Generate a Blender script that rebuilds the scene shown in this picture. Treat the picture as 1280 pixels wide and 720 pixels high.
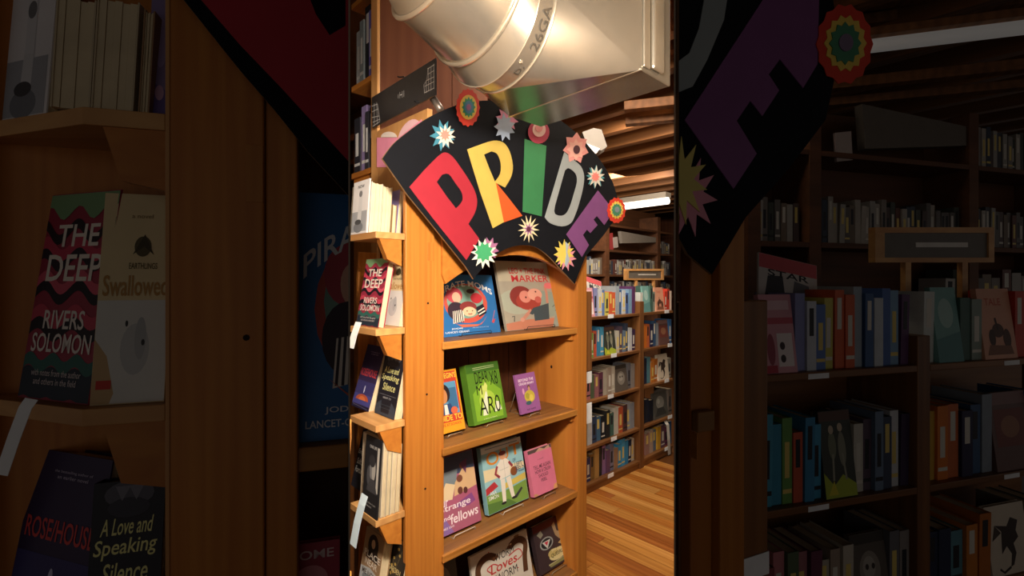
import bpy, bmesh, math, random
from mathutils import Vector, Matrix
from mathutils.geometry import tessellate_polygon
random.seed(7)
for o in list(bpy.data.objects): bpy.data.objects.remove(o)
C = bpy.context.scene.collection
S = bpy.context.scene

# ------------------------------------------------------------------ camera / light
F, HZ, EYE = 600.0, 352.0, 1.6           # focal length in pixels, horizon row, eye height
cd = bpy.data.cameras.new('camera'); cam = bpy.data.objects.new('camera', cd); C.objects.link(cam)
cam.location = (0, 0, EYE); cam.rotation_euler = (math.pi/2, 0, 0)
cd.sensor_width = 36; cd.lens = 36*F/1280; cd.shift_y = (HZ-360)/1280; cd.clip_start = 0.02
S.camera = cam
w = bpy.data.worlds.new('world'); S.world = w; w.use_nodes = True
w.node_tree.nodes['Background'].inputs[0].default_value = (1.0, .9, .82, 1)
w.node_tree.nodes['Background'].inputs[1].default_value = 0.115
S.view_settings.view_transform = 'Standard'; S.view_settings.look = 'None'
S.view_settings.gamma = 1; S.view_settings.use_curve_mapping = False
S.view_settings.exposure = 0.0
def area(name, loc, target, sx, sy, power, col):
    l = bpy.data.lights.new(name, 'AREA'); l.shape = 'RECTANGLE'; l.size = sx; l.size_y = sy
    l.energy = power; l.color = col
    o = bpy.data.objects.new(name, l); C.objects.link(o); o.location = loc
    o.rotation_euler = (Vector(target)-Vector(loc)).to_track_quat('-Z', 'Y').to_euler()
    return o
WARM = (1.0, .87, .72)
area('fill_light_near', (.05, .43, 2.0), (.22, 1.75, .85), .13, .13, 31, WARM)  # added lamp out of view, below duct height, to light sign and bookcase
area('ceiling_light_mid', (.45, 2.0, 2.72), (.5, 2.4, .6), .5, .4, 24, WARM)
area('ceiling_light_aisle', (.85, 3.3, 2.7), (1.25, 4.1, .6),   .5, .4, 29, (1, .87, .72))
area('ceiling_light_far', (1.15, 5.3, 2.7), (1.5, 6.2, 1.6), 1.0, .4, 30, (1, .9, .78))
area('ceiling_light_left', (-.27, 1.0, 2.72), (-.4, 1.55, 2.0), .15, .15, 1.6, WARM)

# ------------------------------------------------------------------ helpers
def lin(h):
    h = h.lstrip('#'); v = [int(h[i:i+2], 16)/255 for i in (0, 2, 4)]
    return tuple(c/12.92 if c <= .04045 else ((c+.055)/1.055)**2.4 for c in v)+(1,)
MATS = {}
def mat(h, rough=.55, metal=0, spec=.35, var=.06, key=None):
    k = key or (h, rough, metal, spec, var)
    if k in MATS: return MATS[k]
    m = bpy.data.materials.new('paint_'+h.strip('#')); m.use_nodes = True
    nt = m.node_tree; b = nt.nodes['Principled BSDF']
    b.inputs['Roughness'].default_value = rough; b.inputs['Metallic'].default_value = metal
    b.inputs['Specular IOR Level'].default_value = spec
    c = lin(h)
    tc = nt.nodes.new('ShaderNodeTexCoord'); nz = nt.nodes.new('ShaderNodeTexNoise'); nz.inputs['Scale'].default_value = 22
    nt.links.new(tc.outputs['Object'], nz.inputs['Vector'])
    mx = nt.nodes.new('ShaderNodeMix'); mx.data_type = 'RGBA'
    mx.inputs[6].default_value = tuple(x*(1-var*2) for x in c[:3])+(1,); mx.inputs[7].default_value = tuple(min(1, x*(1+var*2)) for x in c[:3])+(1,)
    nt.links.new(nz.outputs['Fac'], mx.inputs[0]); nt.links.new(mx.outputs[2], b.inputs['Base Color'])
    MATS[k] = m; return m
def wood(name, c1, c2, axis='Z', scale=26, rough=.42, knots=True):
    if name in MATS: return MATS[name]
    m = bpy.data.materials.new(name); m.use_nodes = True; nt = m.node_tree; b = nt.nodes['Principled BSDF']
    N = nt.nodes.new; L = nt.links.new
    tc = N('ShaderNodeTexCoord'); mp = N('ShaderNodeMapping'); L(tc.outputs['Object'], mp.inputs[0])
    s = {'X': (.045, 1, 1), 'Y': (1, .045, 1), 'Z': (1, 1, .045)}[axis]
    mp.inputs['Scale'].default_value = s
    oi = N('ShaderNodeObjectInfo'); ad = N('ShaderNodeVectorMath'); ad.operation = 'ADD'
    cmb = N('ShaderNodeCombineXYZ')
    for i in range(3):
        mu = N('ShaderNodeMath'); mu.operation = 'MULTIPLY'; mu.inputs[1].default_value = 7.3+3.1*i
        L(oi.outputs['Random'], mu.inputs[0]); L(mu.outputs[0], cmb.inputs[i])
    L(mp.outputs[0], ad.inputs[0]); L(cmb.outputs[0], ad.inputs[1])
    wv = N('ShaderNodeTexNoise'); wv.inputs['Scale'].default_value = scale; wv.inputs['Detail'].default_value = 5
    wv.inputs['Distortion'].default_value = 1.6; L(ad.outputs[0], wv.inputs['Vector'])
    wa = N('ShaderNodeTexWave'); wa.inputs['Scale'].default_value = scale*.55; wa.inputs['Distortion'].default_value = 5
    wa.inputs['Detail'].default_value = 2; wa.inputs['Detail Scale'].default_value = 1.5; L(ad.outputs[0], wa.inputs['Vector'])
    av = N('ShaderNodeMath'); av.operation = 'ADD'; L(wv.outputs['Fac'], av.inputs[0])
    sc = N('ShaderNodeMath'); sc.operation = 'MULTIPLY'; sc.inputs[1].default_value = .2; L(wa.outputs['Fac'], sc.inputs[0]); L(sc.outputs[0], av.inputs[1])
    cr = N('ShaderNodeValToRGB'); cr.color_ramp.elements[0].position = .38; cr.color_ramp.elements[1].position = .92
    cr.color_ramp.elements[0].color = lin(c1); cr.color_ramp.elements[1].color = lin(c2)
    L(av.outputs[0], cr.inputs[0])
    # per-piece brightness
    hs = N('ShaderNodeHueSaturation'); mr = N('ShaderNodeMapRange'); mr.inputs[3].default_value = .88; mr.inputs[4].default_value = 1.12
    L(oi.outputs['Random'], mr.inputs[0]); L(mr.outputs[0], hs.inputs['Value']); L(cr.outputs[0], hs.inputs['Color'])
    L(hs.outputs[0], b.inputs['Base Color'])
    bp = N('ShaderNodeBump'); bp.inputs['Strength'].default_value = .08; L(av.outputs[0], bp.inputs['Height']); L(bp.outputs[0], b.inputs['Normal'])
    b.inputs['Roughness'].default_value = rough; b.inputs['Specular IOR Level'].default_value = .35
    MATS[name] = m; return m
def emit(name, col, st):
    if name in MATS: return MATS[name]
    m = bpy.data.materials.new(name); m.use_nodes = True; b = m.node_tree.nodes['Principled BSDF']
    b.inputs['Emission Color'].default_value = lin(col); b.inputs['Emission Strength'].default_value = st
    b.inputs['Base Color'].default_value = lin(col); MATS[name] = m; return m
def tag(o, label=None, cat=None, group=None, kind=None):
    if label: o['label'] = label
    if cat: o['category'] = cat
    if group: o['group'] = group
    if kind: o['kind'] = kind
    return o
def empty(name, loc, label=None, cat=None, group=None, rot=None):
    o = bpy.data.objects.new(name, None); C.objects.link(o); o.empty_display_size = .05
    if rot is not None: o.matrix_world = Matrix.Translation(loc) @ rot
    else: o.location = loc
    return tag(o, label, cat, group)
def wm(p):                                  # world matrix without waiting for a depsgraph update
    return p.matrix_basis if p.parent is None else wm(p.parent) @ p.matrix_parent_inverse @ p.matrix_basis
def setparent(o, p):
    if p is not None:
        o.parent = p; o.matrix_parent_inverse = wm(p).inverted()
def meshobj(name, verts, faces, mats, parent=None, idx=None, smooth=False, bevel=0, local=False):
    me = bpy.data.meshes.new(name); me.from_pydata([tuple(v) for v in verts], [], faces)
    if not isinstance(mats, (list, tuple)): mats = [mats]
    for m in mats: me.materials.append(m)
    if idx:
        for p, i in zip(me.polygons, idx): p.material_index = i
    if smooth:
        for p in me.polygons: p.use_smooth = True
    bm = bmesh.new(); bm.from_mesh(me); bmesh.ops.recalc_face_normals(bm, faces=bm.faces); bm.to_mesh(me); bm.free()
    o = bpy.data.objects.new(name, me); C.objects.link(o)
    if bevel:
        md = o.modifiers.new('bevel', 'BEVEL'); md.width = bevel; md.segments = 2; md.limit_method = 'ANGLE'
    if parent is not None:
        o.parent = parent
        if not local: o.matrix_parent_inverse = wm(parent).inverted()
    return o
def rayp(x, y, d): return Vector(((x-640)/F*d, d, EYE+(HZ-y)/F*d))
class Frame:
    """horizontal working frame: a runs along the front (left to right), b away from the viewer"""
    def __init__(s, o, ang):
        s.o = Vector((o[0], o[1])); s.A = Vector((math.sin(ang), math.cos(ang))); s.B = Vector((-s.A.y, s.A.x))
        s.rot = Matrix(((s.A.x, s.B.x, 0, 0), (s.A.y, s.B.y, 0, 0), (0, 0, 1, 0), (0, 0, 0, 1)))
    def pt(s, a, b, z):
        p = s.o+s.A*a+s.B*b; return Vector((p.x, p.y, z))
    def a(s, x, b=0):
        r = (x-640)/F
        return -(s.o.x+b*s.B.x-r*(s.o.y+b*s.B.y))/(s.A.x-r*s.A.y)
    def z(s, y, a, b=0):
        return EYE+(HZ-y)/F*(s.o.y+s.A.y*a+s.B.y*b)
    def px(s, x, y, b=0):
        a = s.a(x, b); return a, s.z(y, a, b)
BOXF = [(0, 1, 3, 2), (4, 6, 7, 5), (0, 4, 5, 1), (2, 3, 7, 6), (0, 2, 6, 4), (1, 5, 7, 3)]
def board(name, fr, a0, a1, b0, b1, z0, z1, m, parent=None, bevel=.002):
    """box in a frame; its own origin sits at its corner and its axes follow the frame so grain follows the piece"""
    v = [(a, b, z) for a in (0, a1-a0) for b in (0, b1-b0) for z in (0, z1-z0)]
    o = meshobj(name, v, BOXF, m, None, bevel=bevel)
    o.matrix_basis = Matrix.Translation(fr.pt(a0, b0, z0)) @ fr.rot
    setparent(o, parent); return o
def tess(outer, holes=()):
    loops = [[Vector((p[0], p[1], 0)) for p in outer]]+[[Vector((p[0], p[1], 0)) for p in h] for h in holes]
    flat = [p for l in loops for p in l]
    return flat, tessellate_polygon(loops), [len(l) for l in loops]
def prism(name, outer, holes, t, m, parent=None, fn=None, edge=None, bevel=0):
    """polygon in the (a,z) plane given thickness t along b; fn maps (a,b,z) to world"""
    flat, tris, lens = tess(outer, holes); n = len(flat)
    V = [fn(p.x, 0, p.y) for p in flat]+[fn(p.x, t, p.y) for p in flat]
    Fc = [tuple(x) for x in tris]+[tuple(i+n for i in reversed(x)) for x in tris]; idx = [0]*len(Fc)
    k = 0
    for l in lens:
        for i in range(l):
            j = (i+1) % l; Fc.append((k+i, k+j, k+j+n, k+i+n)); idx.append(1 if edge else 0)
        k += l
    return meshobj(name, V, Fc, [m, edge] if edge else m, parent, idx)
def tube_geo(pts, r, n=6, closed=False):
    V = []; Fc = []
    P = [Vector(p) for p in pts]; up = Vector((.13, .21, .97))
    for i, p in enumerate(P):
        t = (P[(i+1) % len(P)]-P[i-1]) if closed else (P[min(i+1, len(P)-1)]-P[max(i-1, 0)])
        t.normalize(); s = t.cross(up)
        if s.length < 1e-3: s = t.cross(Vector((1, 0, 0)))
        s.normalize(); q = s.cross(t)
        for k in range(n):
            an = 2*math.pi*k/n; V.append(p+s*r*math.cos(an)+q*r*math.sin(an))
    m = len(P); rng = range(m) if closed else range(m-1)
    for i in rng:
        for k in range(n):
            j = (i+1) % m; Fc.append((i*n+k, i*n+(k+1) % n, j*n+(k+1) % n, j*n+k))
    if not closed: Fc += [tuple(range(n)), tuple(range((m-1)*n, m*n))]
    return V, Fc
def smooth(pts, n=4):
    out = []
    for i in range(len(pts)-1):
        p0, p1, p2, p3 = pts[max(i-1, 0)], pts[i], pts[i+1], pts[min(i+2, len(pts)-1)]
        for k in range(n):
            t = k/n; out.append(tuple(.5*((2*p1[j])+(-p0[j]+p2[j])*t+(2*p0[j]-5*p1[j]+4*p2[j]-p3[j])*t*t+(-p0[j]+3*p1[j]-3*p2[j]+p3[j])*t**3) for j in (0, 1)))
    return out+[pts[-1]]
TXT = {}
def textgeo(s, bold=0.0):
    bold = min(bold, .013); k = (s, bold)
    if k in TXT: return TXT[k]
    cu = bpy.data.curves.new('lettering', 'FONT'); cu.body = s; cu.size = 1; cu.offset = bold; cu.resolution_u = 3
    cu.align_x = 'CENTER'; cu.space_line = .8
    o = bpy.data.objects.new('lettering', cu); C.objects.link(o)
    dg = bpy.context.evaluated_depsgraph_get()
    me = bpy.data.meshes.new_from_object(o.evaluated_get(dg))
    V = [(v.co.x, v.co.y) for v in me.vertices]; Fc = [tuple(p.vertices) for p in me.polygons]
    bpy.data.objects.remove(o); bpy.data.curves.remove(cu); bpy.data.meshes.remove(me)
    xs = [v[0] for v in V]; ys = [v[1] for v in V]; x0, x1, y0, y1 = min(xs), max(xs), min(ys), max(ys)
    V = [((x-x0)/(x1-x0), (y-y0)/(y1-y0)) for x, y in V]
    TXT[k] = (V, Fc); return TXT[k]

# ------------------------------------------------------------------ materials
W_OR = lambda ax: wood('orange_fir_'+ax, '#b06a29', '#c58136', ax, 34)
W_SHELF = wood('worn_shelf_wood', '#7c5330', '#a3733f', 'X', 24)
W_EDGE = wood('shelf_edge_wood', '#9a6228', '#c98b42', 'X', 26)
W_DARK = wood('dark_stained_back', '#3c2015', '#553019', 'Z', 14, .6)
W_BROWN = wood('brown_panel', '#633722', '#73452c', 'Z', 10, .9)
W_PALE = lambda ax: wood('pale_pine_'+ax, '#c28a52', '#dba768', ax, 18)
W_AISLE = lambda ax: wood('aisle_wood_'+ax, '#6d4526', '#8f6036', ax, 20)
W_JOIST = wood('joist_wood', '#6e4626', '#96643a', 'Y', 12, .6)
W_CEIL = wood('ceiling_board', '#4a2d19', '#5e3a20', 'Y', 8, .7)
W_FLOOR = [wood('floor_plank_%d' % i, a, b, 'Y', 16, .3) for i, (a, b) in enumerate((('#a8692a', '#cf9248'), ('#9a5a22', '#bd7a36'), ('#b87a38', '#d9a25a'), ('#8f4e1e', '#b06a30')))]
PAGES = mat('#d9c9a6', .8, key='pages', var=.12)
BLACK = mat('#16171b', .55); BRASS = mat('#b9b2a2', .35, .7)

# ------------------------------------------------------------------ frames (axes of the shop)
M = Frame((-.308, 1.35), math.radians(46))                    # display bookcase front
LU = Frame(M.pt(-.075, 0, 0)[:2], math.radians(136))          # shelves on its left flank
R0 = rayp(735, 0, 3.6)
R = Frame((R0.x, 3.6), math.radians(46.5))                     # aisle bookcase behind
FB = Frame(((735-640)/F*6.2, 6.2), math.radians(46))           # far wall shelves
L_ = Frame(((207-640)/F*.5, .5), math.radians(73))             # dim near bookcase on the left
LS = Frame(L_.pt(-.045, 0, 0)[:2], math.radians(104))          # its flank shelves
Q = Frame(((842-640)/F*.55, .55), math.radians(66))            # dim near case on the right
QA = Frame(((958-640)/F*1.14, 1.14), math.radians(74))         # dim aisle bookcase on the right
QF = Frame(((1000-640)/F*2.2, 2.2), math.radians(74))

# ------------------------------------------------------------------ setting
CEIL = 2.93
fl = meshobj('floor', [(-6, -3, -.03), (9, -3, -.03), (9, 11, -.03), (-6, 11, -.03), (-6, -3, -.012), (9, -3, -.012), (9, 11, -.012), (-6, 11, -.012)],
             [(0, 3, 2, 1), (4, 5, 6, 7), (0, 1, 5, 4), (1, 2, 6, 5), (2, 3, 7, 6), (3, 0, 4, 7)], mat('#6b3f1c', .5)); tag(fl, kind='structure')
FLR = Frame((.25, 2.3), math.radians(46))
pl_cache = {}
a = -1.3; col = 0
while a < 2.1:
    wdt = random.choice((.07, .085, .105)); b = -2.2+random.random()*.9
    while b < 2.4:
        ln = random.choice((.8, 1.1, 1.5, 1.9))
        c = FLR.pt(a, b+ln/2, 0)
        vis = any(abs(FLR.pt(a, bb, 0).x) < .34*FLR.pt(a, bb, 0).y+.1 and FLR.pt(a, bb, 0).y > 1.9 and FLR.pt(a, bb, 0).x > .2 for bb in (b, b+ln/2, b+ln))
        if vis:
            k = (wdt, ln, random.randrange(4))
            if k not in pl_cache:
                g = .0011; o = board('plank', FLR, a+g, a+wdt-g, b+g, b+ln-g, -.012, 0, W_FLOOR[k[2]], None, .001); pl_cache[k] = o.data
            else:
                o = bpy.data.objects.new('plank', pl_cache[k]); C.objects.link(o); o.matrix_basis = Matrix.Translation(FLR.pt(a+.0011, b+.0011, -.012)) @ FLR.rot
            setparent(o, fl)
        b += ln
    a += wdt
ce = meshobj('ceiling', [(-6, -3, CEIL), (9, -3, CEIL), (9, 11, CEIL), (-6, 11, CEIL), (-6, -3, CEIL+.05), (9, -3, CEIL+.05), (9, 11, CEIL+.05), (-6, 11, CEIL+.05)],
             [(0, 3, 2, 1), (4, 5, 6, 7), (0, 1, 5, 4), (1, 2, 6, 5), (2, 3, 7, 6), (3, 0, 4, 7)], W_CEIL); tag(ce, kind='structure')
CF = Frame((.6, 2.4), math.radians(46))
for i in range(-1, 16):
    setparent(board('joist', CF, i*.36, i*.36+.075, -2.4, 5.2, 2.77, CEIL, W_JOIST, None, .004), ce)
def wedge(name, x0, x1, d0, d1, m):
    P = []
    for z in (0, CEIL):
        for x, d in ((x0, d0), (x0, d1), (x1, d1), (x1, d0)):
            P.append(((x-640)/F*d, d, z))
    o = meshobj(name, P, BOXF2, m); return tag(o, kind='structure')
BOXF2 = [(0, 3, 2, 1), (4, 5, 6, 7), (0, 1, 5, 4), (1, 2, 6, 5), (2, 3, 7, 6), (3, 0, 4, 7)]
W_PART = wood('partition_wood', '#8a7a68', '#9a8a76', 'Z', 10, .6)
wedge('added_partition_left', 435.5, 437.6, .14, 9.5, W_PART)  # added partition, edge-on to the camera, keeps the left bay dark
wedge('added_partition_right', 842.4, 844.5, .14, 9.5, W_PART)  # added too: shuts the main lamp light out of the right bay
tag(meshobj('wall_back', [(-6, 9.5, 0), (9, 9.5, 0), (9, 9.6, 0), (-6, 9.6, 0), (-6, 9.5, CEIL), (9, 9.5, CEIL), (9, 9.6, CEIL), (-6, 9.6, CEIL)], BOXF2, W_BROWN), kind='structure')

# ------------------------------------------------------------------ book covers: shapes as fractions of the cover
def E(c, x, y, rx, ry, n=20, a0=0, a1=360): return ('poly', c, [(x+rx*math.cos(math.radians(a0+(a1-a0)*i/n)), y+ry*math.sin(math.radians(a0+(a1-a0)*i/n))) for i in range(n if a1-a0 == 360 else n+1)])
def Pn(c, *p): return ('poly', c, list(p))
def Rc(c, x0, y0, x1, y1): return ('poly', c, [(x0, y0), (x1, y0), (x1, y1), (x0, y1)])
def T(c, s, x0, y0, x1, y1, bold=.02, sk=0, arc=0): return ('text', c, s, x0, y0, x1, y1, bold, sk, arc)
def Ln(c, wd, *p): return ('line', c, wd, list(p))
def wavy(c, y0, y1, amp, n=3, ph=0):
    up = [(i/24, y1+amp*math.sin(ph+i/24*n*2*math.pi)) for i in range(25)]
    dn = [(i/24, y0+amp*math.sin(ph+i/24*n*2*math.pi)) for i in range(24, -1, -1)]
    return ('poly', c, up+dn)
CV = {}
CV['deep'] = ('#a03048', [wavy('#1f3040', .0, .14, .015), wavy('#2f6a62', .14, .2, .02), wavy('#181420', .3, .36, .03, 2), wavy('#c8455c', .36, .42, .03, 2),
    wavy('#181420', .48, .53, .035, 2), wavy('#d85a70', .53, .58, .035, 2), wavy('#241a28', .64, .69, .035, 2, 1), wavy('#c8405a', .69, .75, .035, 2, 1), wavy('#20161f', .78, .83, .04, 2, 2),
    ('poly', '#7fa678', [(0, 1), (1, 1), (1, .93)]+[(1-i/16, .9+.035*math.sin(i*.9)) for i in range(1, 17)]),
    T('#f4ecdf', 'THE', .2, .73, .8, .84, .03), T('#f4ecdf', 'DEEP', .12, .56, .9, .69, .03), T('#f0e8e0', 'RIVERS', .2, .33, .78, .42), T('#f0e8e0', 'SOLOMON', .08, .22, .92, .31),
    T('#d8d0d0', 'with notes from the author', .15, .11, .85, .14, 0), T('#d8d0d0', 'and others in the field', .2, .07, .8, .1, 0)])
CV['cream'] = ('#e3cf9f', [Rc('#dfe0da', 0, 0, 1, .48), Pn('#c9a879', (.0, .0), (.0, .3), (.18, .22), (.3, .05), (.25, 0)), E('#c6c9c8', .55, .25, .2, .12), E('#b5b9ba', .62, .3, .08, .1), E('#3a3a3a', .42, .37, .02, .015), E('#3a3a3a', .66, .28, .025, .015), E('#5d5235', .58, .74, .12, .05), Pn('#463c25', (.44, .7), (.6, .8), (.74, .7), (.6, .74)),
    T('#6a5a35', 'EARTHLINGS', .4, .63, .8, .66, .01), Rc('#cf3b30', .06, .07, .26, .11), T('#b88a4a', 'Swallowed', .06, .5, .96, .6, .02), T('#8a744a', 'a novel', .4, .88, .7, .9, 0)])
CV['rose'] = ('#34284e', [Rc('#3e3a72', 0, .18, 1, .42), Rc('#4a4a90', 0, .06, 1, .22), E('#c05a3a', .5, .13, .36, .09, 20, 0, 180), E('#e07a45', .5, .13, .2, .06, 20, 0, 180), E('#cfd0f0', .5, .3, .03, .06), E('#e8e8ff', .5, .27, .015, .03), Rc('#1f1a38', 0, 0, 1, .05),
    T('#d84a4a', 'ROSE/HOUSE', .06, .5, .95, .62, .02), T('#c8c0d8', 'the bestselling author of', .3, .88, .8, .9, 0), T('#c8c0d8', 'an earlier novel', .35, .85, .75, .87, 0), Ln('#8f8aa8', .006, (.05, .045), (.95, .02))])
CV['silence'] = ('#22222c', [E('#5a5a66', .5, .92, .35, .08, 16), E('#3a3a46', .5, .84, .3, .06, 12), Pn('#7a7a86', (.3, .97), (.4, .88), (.5, .96), (.6, .88), (.7, .97)), Ln('#8a8a92', .008, (.08, .33), (.92, .33)), Pn('#3d4654', (.0, 0), (0, .15), (.25, .24), (.3, .05), (.7, .05), (.75, .24), (1, .15), (1, 0)), Ln('#55606c', .008, (.2, .12), (.8, .12)), Ln('#55606c', .008, (.25, .17), (.75, .17)),
    T('#e8e49a', 'A Love and', .14, .68, .85, .78, .01, .2), T('#e8e49a', 'Speaking', .06, .54, .92, .66, .01, .2), T('#e8e49a', 'Silence', .2, .4, .82, .52, .01, .2), T('#cfd0d4', 'NIGHT TO', .3, .27, .7, .3, 0)])
CV['pirate'] = ('#2f70b0', [E('#c9584a', .48, .52, .36, .33), E('#7fa79a', .47, .55, .3, .28), E('#bf4a58', .3, .66, .13, .13), E('#e8b49a', .33, .62, .07, .09), E('#b7353f', .66, .6, .1, .09), E('#3a2a2a', .58, .72, .07, .04), E('#3b2d3a', .3, .4, .14, .15), Pn('#efe6da', (.22, .2), (.4, .23), (.42, .42), (.24, .4))]
    + [Ln('#3b3038', .016, (.24+.035*i, .21), (.26+.03*i, .41)) for i in range(5)] + [Pn('#1f2430', (.66, .28), (.8, .34), (.76, .5), (.62, .44)), Ln('#f0e8dc', .016, (.66, .32), (.78, .38)), Ln('#f0e8dc', .016, (.65, .37), (.77, .43)), E('#8a3a3a', .5, .46, .14, .09), E('#f0c8a4', .51, .38, .11, .08), E('#5a2a2a', .47, .39, .012, .01), E('#5a2a2a', .56, .39, .012, .01), Ln('#aa3333', .012, (.48, .345), (.51, .335), (.55, .345)), Pn('#cf6f55', (.2, .24), (.3, .18), (.68, .16), (.8, .3), (.74, .22), (.6, .13), (.36, .13)), Pn('#c84a50', (.86, .18), (.9, .16), (.94, .24), (.9, .22)), Ln('#d86a6a', .008, (.88, .2), (.95, .38)),
    T('#eef2f4', 'PIRATE MOMS', .06, .8, .95, .9, .03, 0, .16), T('#e8eef4', 'JODIE', .18, .1, .36, .13, .02), T('#e8eef4', 'LANCET-GRANT', .08, .05, .46, .08, .02), T('#b8d0e8', 'illustrated by', .52, .1, .8, .12, 0)])
CV['leo'] = ('#a7a091', [Pn('#b9b09a', (0, .7), (1, .7), (1, 1), (0, 1)), E('#8fa096', .75, .35, .35, .2), E('#aab0a0', .25, .4, .3, .18), Pn('#c07e66', (0, 0), (1, 0), (1, .02), (.86, .13), (.4, .14), (0, .1)), Pn('#8c9a94', (.8, 0), (1, 0), (1, .2), (.88, .17)), E('#8a3a36', .34, .47, .2, .16), E('#a4433a', .45, .4, .22, .13), E('#dc8f80', .4, .47, .1, .09), E('#e3a592', .58, .5, .13, .09), E('#c4635a', .62, .42, .06, .05), E('#5a2a28', .41, .46, .015, .015), E('#5a2a28', .6, .54, .015, .012), Ln('#c58a78', .045, (.78, .36), (.8, .52), (.79, .62)), Ln('#c58a78', .045, (.46, .27), (.3, .15)), E('#cf9684', .28, .14, .035, .03), Pn('#3f4f57', (.5, .3), (.8, .36), (.76, .12), (.49, .11)), Pn('#3f4f57', (.5, .3), (.42, .22), (.47, .2), (.54, .24)), E('#e0787c', .86, .63, .08, .05), Ln('#5f6a66', .01, (.86, .3), (.93, .33), (.98, .28), (.9, .24)), Ln('#4a4a48', .014, (.14, .12), (.16, .2), (.12, .19)),
    T('#c8323a', 'LEO + THE PINK', .2, .81, .85, .9, .015), T('#c8323a', 'MARKER', .22, .69, .88, .79, .025)])
CV['guide'] = ('#e8a02a', [Rc('#c8452f', .05, .16, .95, .97), Rc('#5f9ac0', .1, .28, .9, .8), Rc('#3f6f98', .55, .35, .88, .7), E('#2a2026', .45, .62, .2, .15), E('#c88858', .42, .58, .13, .12), Pn('#2f4a7a', (.2, .28), (.75, .28), (.62, .45), (.3, .45)), Pn('#f0e8e0', (.38, .28), (.52, .28), (.5, .44), (.4, .44)), E('#d86a4a', .72, .33, .12, .06),
    T('#f4d24a', "LET'S BEGIN'S", .1, .86, .95, .95, .03), T('#f4d24a', 'GUIDE TO', .06, .18, .95, .27, .03), T('#c8322a', 'A LIFE AT SCHOOL', .1, .1, .9, .14, .02)])
CV['green'] = ('#5c8a2c', [Pn('#7fb033', (.1, .05), (.9, .05), (.95, .5), (.5, .75), (.1, .5)), Pn('#3f6a24', (0, .85), (1, .85), (1, 1), (0, 1)), E('#a9cc4a', .5, .35, .25, .18), E('#c4d86a', .42, .5, .12, .12), Pn('#e4ead0', (.3, .12), (.45, .12), (.52, .42), (.5, .55), (.38, .36)), Pn('#e8ecd8', (.66, .14), (.88, .16), (.84, .3), (.72, .32)), Pn('#cfdc7a', (.4, .55), (.5, .68), (.56, .6), (.5, .5)), Ln('#d9e6b0', .008, (.2, .93), (.85, .94)), Ln('#d9e6b0', .008, (.2, .9), (.85, .91)),
    T('#17220f', 'DEAR', .22, .66, .62, .86, .0), T('#17220f', 'X8', .66, .6, .9, .84, -.005), T('#17220f', 'M', .22, .47, .38, .63, .0), T('#17220f', 'AR0', .22, .13, .86, .42, -.005, .1), T('#dfe8c8', 'a story in letters', .3, .05, .7, .075, 0)])
CV['purple'] = ('#9a5f9c', [E('#c9b548', .55, .4, .26, .16), E('#a8a040', .45, .42, .1, .08), E('#dcc860', .62, .36, .1, .08), E('#3f5f6a', .45, .24, .14, .05), E('#6a4a3a', .58, .64, .07, .05), E('#c89a7a', .58, .6, .05, .05), E('#d8a0c8', .28, .55, .05, .08),
    T('#f4e4f0', 'BEYOND THE', .12, .8, .88, .87, .03), T('#f4e4f0', 'GENDER BINARY', .12, .71, .88, .77, .03), T('#3a2444', 'ALEX HARTE', .3, .06, .75, .1, .02)])
CV['fellows'] = ('#b0607e', [Pn('#46506e', (0, .75), (1, .72), (1, 1), (0, 1)), Pn('#7d8a92', (0, .5), (.5, .55), (.6, .8), (.2, .8), (0, .75)), Pn('#d9b48a', (.45, .45), (1, .5), (1, .75), (.7, .78), (.5, .62)), Pn('#e8d0a8', (.1, .45), (.4, .42), (.5, .6), (.3, .66)), E('#7a4a3a', .62, .66, .07, .05), E('#8a5a42', .7, .82, .05, .04), Pn('#8a4f8c', (.45, .34), (.85, .42), (.92, .3), (.55, .22)), E('#6a3d34', .6, .5, .06, .05), E('#5a3230', .72, .48, .05, .045), Pn('#a9607a', (0, 0), (1, 0), (1, .25), (0, .32)), Pn('#8a6aa8', (0, 0), (.35, 0), (.2, .2), (0, .2)), Pn('#6a3a60', (.66, .86), (.78, .7), (.84, .9)),
    T('#f6e6ee', 'Our', .02, .36, .3, .48, .02, .1), T('#f6e6ee', 'Strange', .1, .27, .8, .38, .03, .1), T('#f6e6ee', 'fellows', .3, .11, .95, .24, .03, .1), T('#f6e6ee', 'and', .1, .18, .3, .24, .02), T('#f0dce8', 'JAMES SAVI', .06, .06, .36, .1, .01)])
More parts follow.
